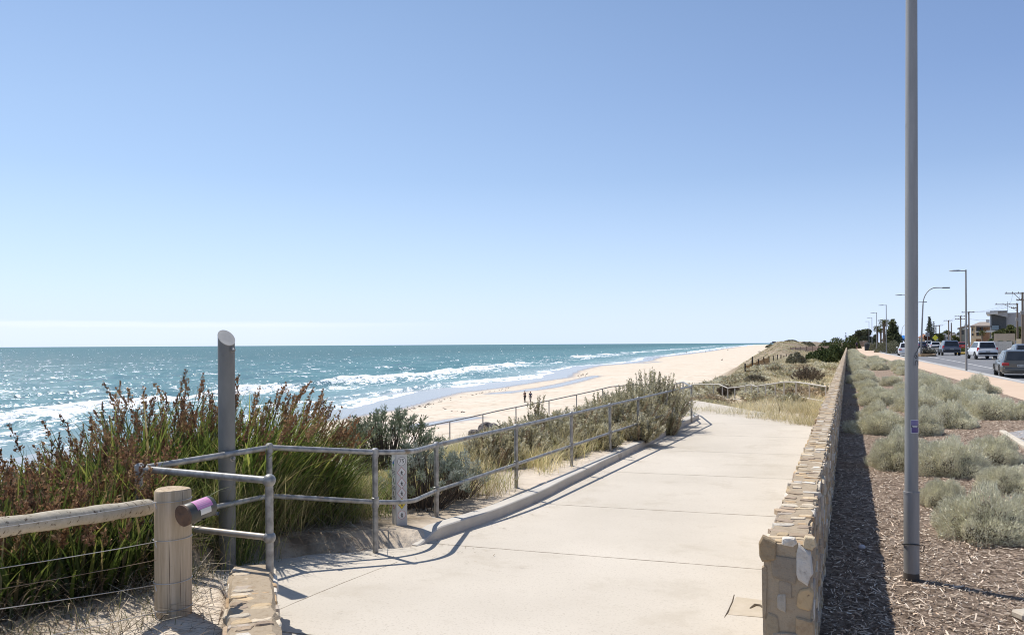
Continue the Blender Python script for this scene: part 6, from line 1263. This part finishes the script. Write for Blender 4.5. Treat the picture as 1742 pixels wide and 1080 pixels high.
def build_trees():
    DG = [(.12, .13, .075), (.16, .17, .10), (.09, .10, .06), (.20, .205, .125)]; MG = [(.16, .185, .075), (.21, .23, .10), (.12, .14, .06)]; PN = [(.14, .16, .115), (.19, .205, .15), (.10, .115, .085)]
    G = 'dark rounded trees at the end of the footpath'
    tree('dense_tree', 'broad dark tree closing the end of the footpath', 1462, 590, 222, 558, 26, DG, 4200, .12, G); tree('dense_tree', 'dark tree behind the farthest street lamp', 1474, 590, 228, 555.5, 24, DG, 4000, .12, G); tree('dense_tree', 'lower dark tree at the left of the tree group', 1452, 589, 232, 566, 16, DG, 2600, .1, G); tree('dense_tree', 'low dark tree between the lamps and the palms', 1487, 588, 235, 567, 18, DG, 2600, .1, G)
    p = 0; T = norfolk('small blue grey conifer on the skyline above the dune shrubs', 1439, 588, 330, 566.5, 8, [(.10, .12, .12), (.13, .15, .15)], 10, 8)
    palm('palm with thick trunk and brown skirt right of the lamps', 1504, 588, 186, 540.5, 20, 1); palm('shorter left palm close to the lamp row', 1492.5, 588, 182, 552, 16, 2); palm('small palm between the two larger ones', 1498.5, 588, 192, 556, 13, 5)
    norfolk('broad dark norfolk pine right of the palms', 1518.5, 588, 200, 544, 36, [(.16, .18, .09), (.22, .235, .12), (.115, .13, .07)], 15, 13, 3, .06)
    norfolk('tall slender norfolk pine right of the near lamp pole', 1581.5, 588, 262, 539.5, 19, PN, 17, 9, 4); norfolk('smaller norfolk pine leaning against the tall slender one', 1588.5, 588, 266, 547.5, 13, PN, 12, 8, 6)
    G = 'tree belt behind the houses'
    for u, vt, w, Y, lb, c in ((1572, 566, 18, 285, 'dark tree under the slender norfolk pine', DG), (1586, 563.5, 16, 300, 'dark tree behind the slender norfolk pines', DG), (1597, 565, 18, 300, 'green tree right of the norfolk pines', MG), (1608, 560, 20, 345, 'tall round green tree behind the far power poles', MG), (1620, 562, 18, 350, 'green tree behind the bare timber pole', MG), (1631, 561, 18, 350, 'blue green tree left of the slim lamp', PN), (1641, 562, 14, 360, 'far green tree behind the grey gabled house', PN), (1545, 567, 20, 300, 'far tree behind the blue shade canopy', DG), (1530, 566, 16, 290, 'far tree right of the broad norfolk pine', DG)):
        tree('belt_tree', lb, u, 590, Y, vt, w, c, 2000, .08, G)
    tree('garden_tree', 'dense green tree in front of the grey house wall', 1713, 600, 132, 547.5, 34, [(.15, .165, .06), (.20, .21, .085), (.11, .125, .05)], 4200, .3, None); tree('garden_tree', 'spreading green tree at the right frame edge behind the poles', 1736, 600, 134, 550, 30, [(.15, .165, .06), (.20, .21, .085), (.11, .125, .05)], 3600, .3, None); tree('garden_tree', 'lower green garden shrub tree left of the grey house wall', 1696, 600, 131, 557, 16, [(.15, .165, .06), (.20, .21, .085)], 2200, .3, None)
    tree('garden_tree', 'small dark green garden tree between brick house and tan wall', 1684, 600, 128, 572, 12, MG, 1500, .2, None); tree('garden_tree', 'yellow green garden tree behind the red car', 1626, 592, 215, 568, 16, [(.16, .17, .05), (.12, .13, .04)], 1500, .1, None); tree('garden_tree', 'red flowering tree left of the far white car', 1577, 590, 205, 567.5, 9, [(.20, .07, .06), (.12, .08, .05)], 1200, .2, None)
    p = D(1671, 598, 140); palm('small yellow green palm in front of the brick house', 1671, 598, 140, 560, 14, 9, False)
    # hedge along the far wall
    for u, w, lb in ((1698, 22, 'dark low hedge plant above the white pillared fence'), (1718, 20, 'dark low hedge plant in front of the tan wall')):
        tree('hedge_plant', lb, u, 600, 112, 578.5, w, DG, 1500, .1, 'hedge plants')
# ------------------------------------------------------------------ people
SKIN = M('skin', (.45, .28, .20), (.50, .32, .24), 6, .6); HAIRD = M('hair_dark', (.03, .022, .018), rough=.7)
def skinmesh(nm, pts, edges, rad, m, T, sub=2, root=0):
    me = bpy.data.meshes.new(nm); o = wpos(T); me.from_pydata([Vector(p)-o for p in pts], edges, []); ob = bpy.data.objects.new(nm, me); COL.objects.link(ob); ob.parent = T
    md = ob.modifiers.new('s', 'SKIN'); md.use_smooth_shade = True; sv = me.skin_vertices[0].data
    for i, r in enumerate(rad): sv[i].radius = (r, r) if not isinstance(r, tuple) else r
    sv[root].use_root = True; sb = ob.modifiers.new('b', 'SUBSURF'); sb.levels = sb.render_levels = sub
    dg = bpy.context.evaluated_depsgraph_get(); m2 = bpy.data.meshes.new_from_object(ob.evaluated_get(dg)); ob.modifiers.clear(); ob.data = m2; m2.materials.clear(); m2.materials.append(m); return ob
def person(label, p, yaw, top, legs, pose='walk', H=1.72, group=None, hair=HAIRD, arms=None, short=False, mirror=1):
    T = thing('person', label, 'person', p, 0, group); k = H/1.72; ca, sa = math.cos(yaw), math.sin(yaw)
    def W_(x, y, z): return Vector((p.x+(x*ca-y*sa)*k, p.y+(x*sa+y*ca)*k, p.z+z*k))           # +y = facing
    if pose == 'sit':
        J = dict(pel=(0, 0, .12), ch=(0, -.12, .42), nk=(0, -.10, .60), hd=(0, -.06, .74), ht=(0, -.06, .86), sl=(-.17, -.11, .55), el=(-.25, .03, .36), wl=(-.14, .26, .34), sr=(.17, -.11, .55), er=(.25, .03, .36), wr=(.14, .26, .34), hl=(-.10, .02, .12), kl=(-.13, .40, .44), al=(-.12, .58, .07), tl=(-.12, .72, .03), hr=(.10, .02, .12), kr=(.13, .40, .44), ar=(.12, .58, .07), tr=(.12, .72, .03))
    else:
        s = {'walk': .24, 'stand': .05}[pose]*mirror
        J = dict(pel=(0, 0, .92), ch=(0, .01, 1.24), nk=(0, .01, 1.45), hd=(0, .03, 1.57), ht=(0, .02, 1.69), sl=(-.19, 0, 1.40), el=(-.25, -.04-s*.3, 1.13), wl=(-.21, .10-s*.6, .92), sr=(.19, 0, 1.40), er=(.25, -.04+s*.3, 1.13), wr=(.21, .10+s*.6, .92), hl=(-.10, 0, .88), kl=(-.11, .05+s*.55, .49), al=(-.11, s-.02, .09), tl=(-.12, s+.15, .04), hr=(.10, 0, .88), kr=(.11, .05-s*.25, .49), ar=(.11, -s-.04, .09+max(0, s)*.15), tr=(.12, -s+.12, .04))
        if arms == 'crossed': J.update(el=(-.24, .06, 1.14), wl=(.08, .21, 1.16), er=(.24, .06, 1.12), wr=(-.08, .23, 1.12))
    nm = list(J); ix = {n: i for i, n in enumerate(nm)}; pts = [W_(*J[n]) for n in nm]
    ed = [('pel', 'ch'), ('ch', 'nk'), ('nk', 'hd'), ('hd', 'ht'), ('ch', 'sl'), ('sl', 'el'), ('el', 'wl'), ('ch', 'sr'), ('sr', 'er'), ('er', 'wr'), ('pel', 'hl'), ('hl', 'kl'), ('kl', 'al'), ('al', 'tl'), ('pel', 'hr'), ('hr', 'kr'), ('kr', 'ar'), ('ar', 'tr')]
    rd = dict(pel=.13, ch=.135, nk=.055, hd=.098, ht=.075, sl=.062, el=.045, wl=.032, sr=.062, er=.045, wr=.032, hl=.09, kl=.058, al=.038, tl=.035, hr=.09, kr=.058, ar=.038, tr=.035)
    # hands: palm, four fingers and a thumb on each wrist
    e2 = [(ix[a], ix[b]) for a, b in ed]; rad = [rd[n]*k for n in nm]
    for wn, en, sg in (('wl', 'el', -1), ('wr', 'er', 1)):
        w0 = pts[ix[wn]]; d = (w0-pts[ix[en]]).normalized(); sdv = d.cross(Vector((0, 0, 1))); sdv = (sdv if sdv.length > .1 else Vector((ca, sa, 0))).normalized()
        pts.append(w0+d*.085*k); rad.append(.036*k); pi_ = len(pts)-1; e2.append((ix[wn], pi_))
        for f in range(4): pts.append(pts[pi_]+d*(.075-.008*abs(f-1.5))*k+sdv*(f-1.5)*.02*k); rad.append(.010*k); e2.append((pi_, len(pts)-1))
        pts.append(w0+d*.07*k+sdv*.055*k*sg); rad.append(.011*k); e2.append((pi_, len(pts)-1))
    b = skinmesh('body', pts, e2, rad, SKIN, T, 1)
    def cloth(nm_, chain, edges, rads, m): return skinmesh(nm_, [W_(*J[c]) if isinstance(c, str) else W_(*c) for c in chain], edges, [r*k for r in rads], m, T, 1)
    def mid(a, c, f): return tuple(J[a][i]+(J[c][i]-J[a][i])*f for i in range(3))
    cloth('shirt', ['pel', 'ch', mid('ch', 'nk', .75), 'sl', mid('sl', 'el', .8), 'sr', mid('sr', 'er', .8)], [(0, 1), (1, 2), (1, 3), (3, 4), (1, 5), (5, 6)], [.148, .155, .075, .076, .060, .076, .060], top)
    f = .95 if short else .93; lw = 'kl' ; 
    if short: cloth('shorts', ['pel', 'hl', mid('hl', 'kl', .85), 'hr', mid('hr', 'kr', .85)], [(0, 1), (1, 2), (0, 3), (3, 4)], [.150, .112, .088, .112, .088], legs)
    else: cloth('trousers', ['pel', 'hl', 'kl', mid('kl', 'al', .9), 'hr', 'kr', mid('kr', 'ar', .9)], [(0, 1), (1, 2), (2, 3), (0, 4), (4, 5), (5, 6)], [.150, .108, .072, .055, .108, .072, .055], legs)
    hd = W_(*J['hd']); mb = MB(); mb.ball(W_(J['hd'][0], J['hd'][1]-.018, J['hd'][2]+.055), (.098*k, .105*k, .092*k), 12, 8); mb.build('hair', hair, T, True, 80)
    mb = MB()
    for sx in (-1, 1):
        for (dx, dy, dz, r) in ((.035, .094, .02, .011), (.100, 0., .0, .018)): mb.ball(W_(J['hd'][0]+sx*dx, J['hd'][1]+dy, J['hd'][2]+dz), r*k, 6, 5)
    mb.build('eyes_and_ears', HAIRD if False else M('face_detail', (.20, .12, .09)), T, True)
    mb = MB(); mb.ball(W_(J['hd'][0], J['hd'][1]+.104, J['hd'][2]-.01), (.014*k, .02*k, .022*k), 6, 5); mb.ball(W_(J['hd'][0], J['hd'][1]+.092, J['hd'][2]-.045), (.024*k, .010*k, .007*k), 6, 5); mb.build('nose_and_mouth', M('skin_dark', (.36, .20, .15)), T, True)
    if pose != 'sit':
        for a, t in (('al', 'tl'), ('ar', 'tr')):
            mb = MB(); mb.tube([W_(J[a][0], J[a][1]-.05, .05+J[a][2]-.09), W_(J[a][0], (J[a][1]+J[t][1])/2, .055+J[a][2]-.09), W_(J[t][0], J[t][1]+.05, .035)], [.05*k, .05*k, .032*k], 8); mb.build('shoe', M('shoe_dark', (.05, .045, .04)), T, True)
    return T
def build_people():
    def C_(n, c): return M('cloth_'+n, c, rough=.9)
    bl, nv, gy, dk = C_('black', (.025, .025, .03)), C_('navy', (.03, .04, .085)), C_('grey', (.16, .15, .14)), C_('dark', (.05, .045, .045))
    p = hit(893, 684); person('person in dark clothes with folded arms standing at left on the beach sand', p, PI*.75, C_('maroon', (.075, .03, .03)), dk, 'stand', 1.78, 'two people talking on the beach', arms='crossed')
    p = hit(902.5, 684); person('person in navy top and grey trousers striding at right on the beach sand', p, PI*.9, nv, gy, 'walk', 1.68, 'two people talking on the beach')
    p = D(1457.6, 590.5, 186); p.z = rz_at(p.x, p.y); person('jogger in dark blue top and shorts on the far footpath by the wall', p, HEAD, C_('jogger', (.02, .03, .075)), bl, 'walk', 1.78, None, short=True)
    p = hit(1228.5, 613); person('person sitting alone on the dry sand far down the beach', p, PI*.5, dk, bl, 'sit', 1.7)
    for u, v, lb, ps, tp in ((1145, 601.8, 'tiny far figure standing at the water edge left of the others', 'stand', bl), (1168, 600.6, 'tiny far figure walking in the shallows between two others', 'walk', dk), (1200.5, 600.0, 'tiny far figure bending near the waterline on the sand', 'stand', bl), (1206.5, 597.2, 'tiny far figure standing right at the farthest waterline', 'stand', nv)):
        p = hit(u, v); p.z = max(p.z, SEA-.2); person(lb, p, rng.uniform(0, 6), tp, bl, ps, 1.9, 'far off beach goers')
def build_dune_things():
    # sand fence with orange mesh
    PW = M('black_post', (.035, .03, .028), (.06, .05, .045), 8, .9); OR = None
    m, nt, b, L = nodes('orange_mesh'); L(mixc(nt, ramp(nt, nz(nt, 6, 4), [(.35, 0.), (.65, 1.)]), (.42, .24, .075), (.52, .33, .13)), b.inputs['Base Color']); b.inputs['Roughness'].default_value = .9
    tops = [(1267.5, 618, 636.5, 78), (1279.5, 612.5, 636, 80), (1290, 610.5, 627, 88), (1299, 607, 619.5, 98), (1308, 605.5, 617, 108)]
    c = D(1279, 636, 80); c.z = gz(c.x, c.y); T = thing('sand_fence', 'leaning dark posts with sagging orange mesh on the dune edge above the beach', 'fence', c); ps = []
    for u, vt, vb, Y in tops:
        a, t = D(u+.6, vb+1.5, Y), D(u, vt, Y); ps.append((a, t)); mb = MB(); mb.tube([a-Vector((0, 0, .3)), t], .075, 8); mb.build('post', PW, T, True)
    mb = MB()
    for (a0, t0), (a1, t1) in zip(ps[:-1], ps[1:]):
        n = 8; vs = []
        for k in range(n+1):
            f = k/n; lo = a0.lerp(a1, f); hi = t0.lerp(t1, f); sg = .18*math.sin(PI*f); vs += [lo, lo.lerp(hi, .86-sg*.6)+Vector((.04*math.sin(k*2), .05, 0))]
        mb.add(vs, [(2*k, 2*k+2, 2*k+3, 2*k+1) for k in range(n)])
    mb.build('mesh_panel', m, T)
    G = 'short black posts along the dune edge'
    for u, vt, vb, Y, lb in ((1301, 624.5, 637.5, 74, 'lone black post standing in dune scrub in front of the orange fence'), (1322.5, 603, 611, 118, 'nearest short black post right of the orange fence'), (1328.5, 603, 610.5, 124, 'second short black post right of the orange fence'), (1333.5, 604, 610, 130, 'third short black post beyond the orange fence'), (1337.5, 602, 609.5, 135, 'tallest short black post at the sandy dune corner'), (1280, 606.5, 612, 83, 'thin grey stake standing behind the orange fence'), (1315.5, 605, 609, 114, 'stubby black post nearest the orange fence end')):
        a = D(u, vb, Y); t = D(u, vt, Y); g = gz(a.x, a.y); mb = MB(); mb.tube([(a.x, a.y, min(a.z, g)-.3), t-Vector((0, 0, .04)), t], [.075, .075, .055], 8); tag(mb.build('marker_post', PW, None, True), lb, 'post', G)
    pts = [D(u, v, Y) for u, v, Y in ((1345, 590.5, 165), (1362, 589.8, 168), (1380, 588.8, 170), (1397, 588.2, 172), (1410, 587.5, 174))]
    c = pts[2]; T = thing('far_sand_fence', 'faded pinkish sand fence running below the far dune crest', 'fence', (c.x, c.y, gz(c.x, c.y))); mb = MB()
    for a, b_ in zip(pts[:-1], pts[1:]): mb.poly([a-Vector((0, 0, 1.0)), b_-Vector((0, 0, 1.0)), b_-Vector((0, 0, .1)), a-Vector((0, 0, .1))], .02)
    mb.build('mesh_panel', M('faded_mesh', (.50, .36, .27), (.58, .45, .35), 2, .9), T)
    for p in lerp_posts(pts, 2.1): mb = MB(); mb.tube([p-Vector((0, 0, 1.3)), p], .07, 6); mb.build('post', M('post_brown', (.17, .12, .09), rough=.9), T)
    # rocks at the foot of the ramp
    R = random.Random(6)
    for u, v, Y, sz, lb in ((826, 722, 42.0, (.5, .4, .36), 'dark angular rock beside the lower ramp below the handrail'), (806, 729, 41.2, (.34, .3, .2), 'flat dark rock at the left of the angular one'), (838, 718, 43, (.3, .3, .2), 'small dark rock at the right of the angular one')):
        p = D(u, v, Y)-Vector((0, 0, .22)); mb = MB(); mb.ball(p, 1, 9, 6); mb.v = [(p.x+(x-p.x)*sz[0]*R.uniform(.75, 1.15), p.y+(y-p.y)*sz[1]*R.uniform(.75, 1.15), p.z+(z-p.z)*sz[2]*R.uniform(.8, 1.1)) for x, y, z in mb.v]
        tag(mb.build('rock', M('rock_dark', (.10, .085, .08), (.17, .15, .14), 4, .9, bmp=.6, bs=12, bd=.03)), lb, 'rock')
    # seaweed specks and drift wood on the sand
    for u, v, lb, k in ((1292, 598.5, 'dark drift log lying on the far sand', 1.), (1238, 596, 'dark seaweed heap near the far waterline', .6)):
        p = hit(u, v); mb = MB(); mb.tube([p+Vector((-1.6*k, 0, .2)), p+Vector((0, .2, .35)), p+Vector((1.5*k, 0, .2))], [.25, .4*k, .22], 7); tag(mb.build('drift_log', M('drift_dark', (.07, .055, .045), rough=.9), None, True), lb, 'drift wood')
    cen, n = [], 0
    for (u0, v0, u1, v1, m_) in ((684, 701, 760, 679, 55), (760, 679, 870, 660, 25), (985, 640, 1000, 634, 40), (1098, 612, 1118, 607, 14), (700, 690, 790, 700, 12), (1120, 605, 1200, 600, 12)):
        for i in range(m_):
            k = R.random(); cen.append(hit(u0+(u1-u0)*k+R.gauss(0, 3), v0+(v1-v0)*k+R.gauss(0, 1.0)))
    mb = MB()
    for p in cen: s = R.uniform(.05, .22); mb.ball(p+Vector((0, 0, .02)), (s, s*R.uniform(.5, 1), s*.4), 6, 4)
    tag(mb.build('seaweed', M('seaweed_brown', (.075, .055, .045), rough=.9)), 'scattered brown seaweed scraps along the tide line', 'seaweed', kind='stuff')
    # distant jetty
    Y = 1500; a = D(1311, 583.2, Y); T = thing('jetty', 'tiny far off jetty standing in the sea on the horizon', 'jetty', (a.x, Y, SEA)); mb = MB(); b_ = D(1323, 583.2, Y); mb.box(((a.x+b_.x)/2, Y, a.z), (b_.x-a.x, 6, 1.0)); mb.build('deck', M('jetty_grey', (.12, .13, .15)), T); mb = MB(); mb.box((a.x+6, Y, a.z+1.6), (6, 5, 2.4)); mb.build('shelter', MATS['jetty_grey'], T)
    for k in range(7): mb = MB(); x = a.x+(b_.x-a.x)*k/6; mb.box((x, Y, (a.z+SEA)/2-1), (.7, .7, a.z-SEA+2)); mb.build('pile', MATS['jetty_grey'], T)
build_street(); build_cars(); build_houses(); build_trees(); build_people(); build_dune_things()
# ================================================================== LIGHT AND CAMERA
AZ, EL = math.radians(44), math.radians(58)
sd = Vector((-math.sin(AZ)*math.cos(EL), math.cos(AZ)*math.cos(EL), math.sin(EL)))
sun = bpy.data.lights.new('sun', 'SUN'); sun.energy = 4.4; sun.angle = math.radians(.53); sun.color = (1, .955, .89)
so = bpy.data.objects.new('sun', sun); COL.objects.link(so); so.rotation_euler = (-sd).to_track_quat('-Z', 'Y').to_euler()
wd = bpy.data.worlds.new('World'); SC.world = wd; wd.use_nodes = True; nt = wd.node_tree
sky = nt.nodes.new('ShaderNodeTexSky'); sky.sky_type = 'NISHITA'; sky.sun_disc = False
sky.sun_elevation = EL; sky.sun_rotation = -AZ; sky.altitude = 0; sky.air_density = 1.0; sky.dust_density = .1; sky.ozone_density = 3.2
bg = nt.nodes['Background']; bg.inputs['Strength'].default_value = .105
# thin bank of cloud low over the sea
tc = nt.nodes.new('ShaderNodeTexCoord'); sp = nt.nodes.new('ShaderNodeSeparateXYZ'); nt.links.new(tc.outputs['Generated'], sp.inputs[0])
n1 = nz(nt, 2.6, 7, .6, 'Generated', {'scale': (3, 3, 40)})
el = mth(nt, 'ADD', sp.outputs[2], mth(nt, 'MULTIPLY', mth(nt, 'SUBTRACT', n1, .5), .012))
up = ramp(nt, mth(nt, 'MULTIPLY', el, 20), [(.0, .45), (.42, .55), (.50, 1.), (.545, .9), (.60, 0.)])
west = ramp(nt, mth(nt, 'MULTIPLY_ADD', sp.outputs[0], -1.0, .0), [(.05, 0.), (.30, 1.)])
cl = mth(nt, 'MULTIPLY', mth(nt, 'MULTIPLY', up, west), .42)
hz = ramp(nt, sp.outputs[2], [(0., .92), (.07, .62), (.20, .27), (.42, .10)])
haze = mixc(nt, hz, sky.outputs[0], (6.0, 7.2, 9.6))
dp = nt.nodes.new('ShaderNodeVectorMath'); dp.operation = 'DOT_PRODUCT'; nt.links.new(tc.outputs['Generated'], dp.inputs[0]); dp.inputs[1].default_value = sd
away = mth(nt, 'MULTIPLY', ramp(nt, dp.outputs['Value'], [(.28, 1.), (.72, 0.)]), ramp(nt, sp.outputs[2], [(.02, 0.), (.30, 1.)]))
haze = mixc(nt, away, haze, mixc(nt, 1., haze, (.72, .79, .94), 'MULTIPLY'))          # the blue deepens away from the sun
nt.links.new(mixc(nt, cl, haze, (8.6, 8.9, 9.2)), bg.inputs['Color'])
cam = bpy.data.cameras.new('camera'); co = bpy.data.objects.new('camera', cam); COL.objects.link(co); SC.camera = co
cam.sensor_width = 36; cam.lens = 28; cam.shift_y = (HZ-540)/1742; cam.clip_start = .1; cam.clip_end = 60000
co.matrix_world = Matrix(((CR, SR, 0, 0), (0, 0, -1, 0), (-SR, CR, 0, ZC), (0, 0, 0, 1)))
SC.view_settings.view_transform = 'Standard'; SC.view_settings.look = 'None'; SC.view_settings.exposure = .22; SC.view_settings.gamma = 1
SC.cycles.filter_width = 1.05; SC.cycles.max_bounces = 6; SC.cycles.sample_clamp_indirect = 6
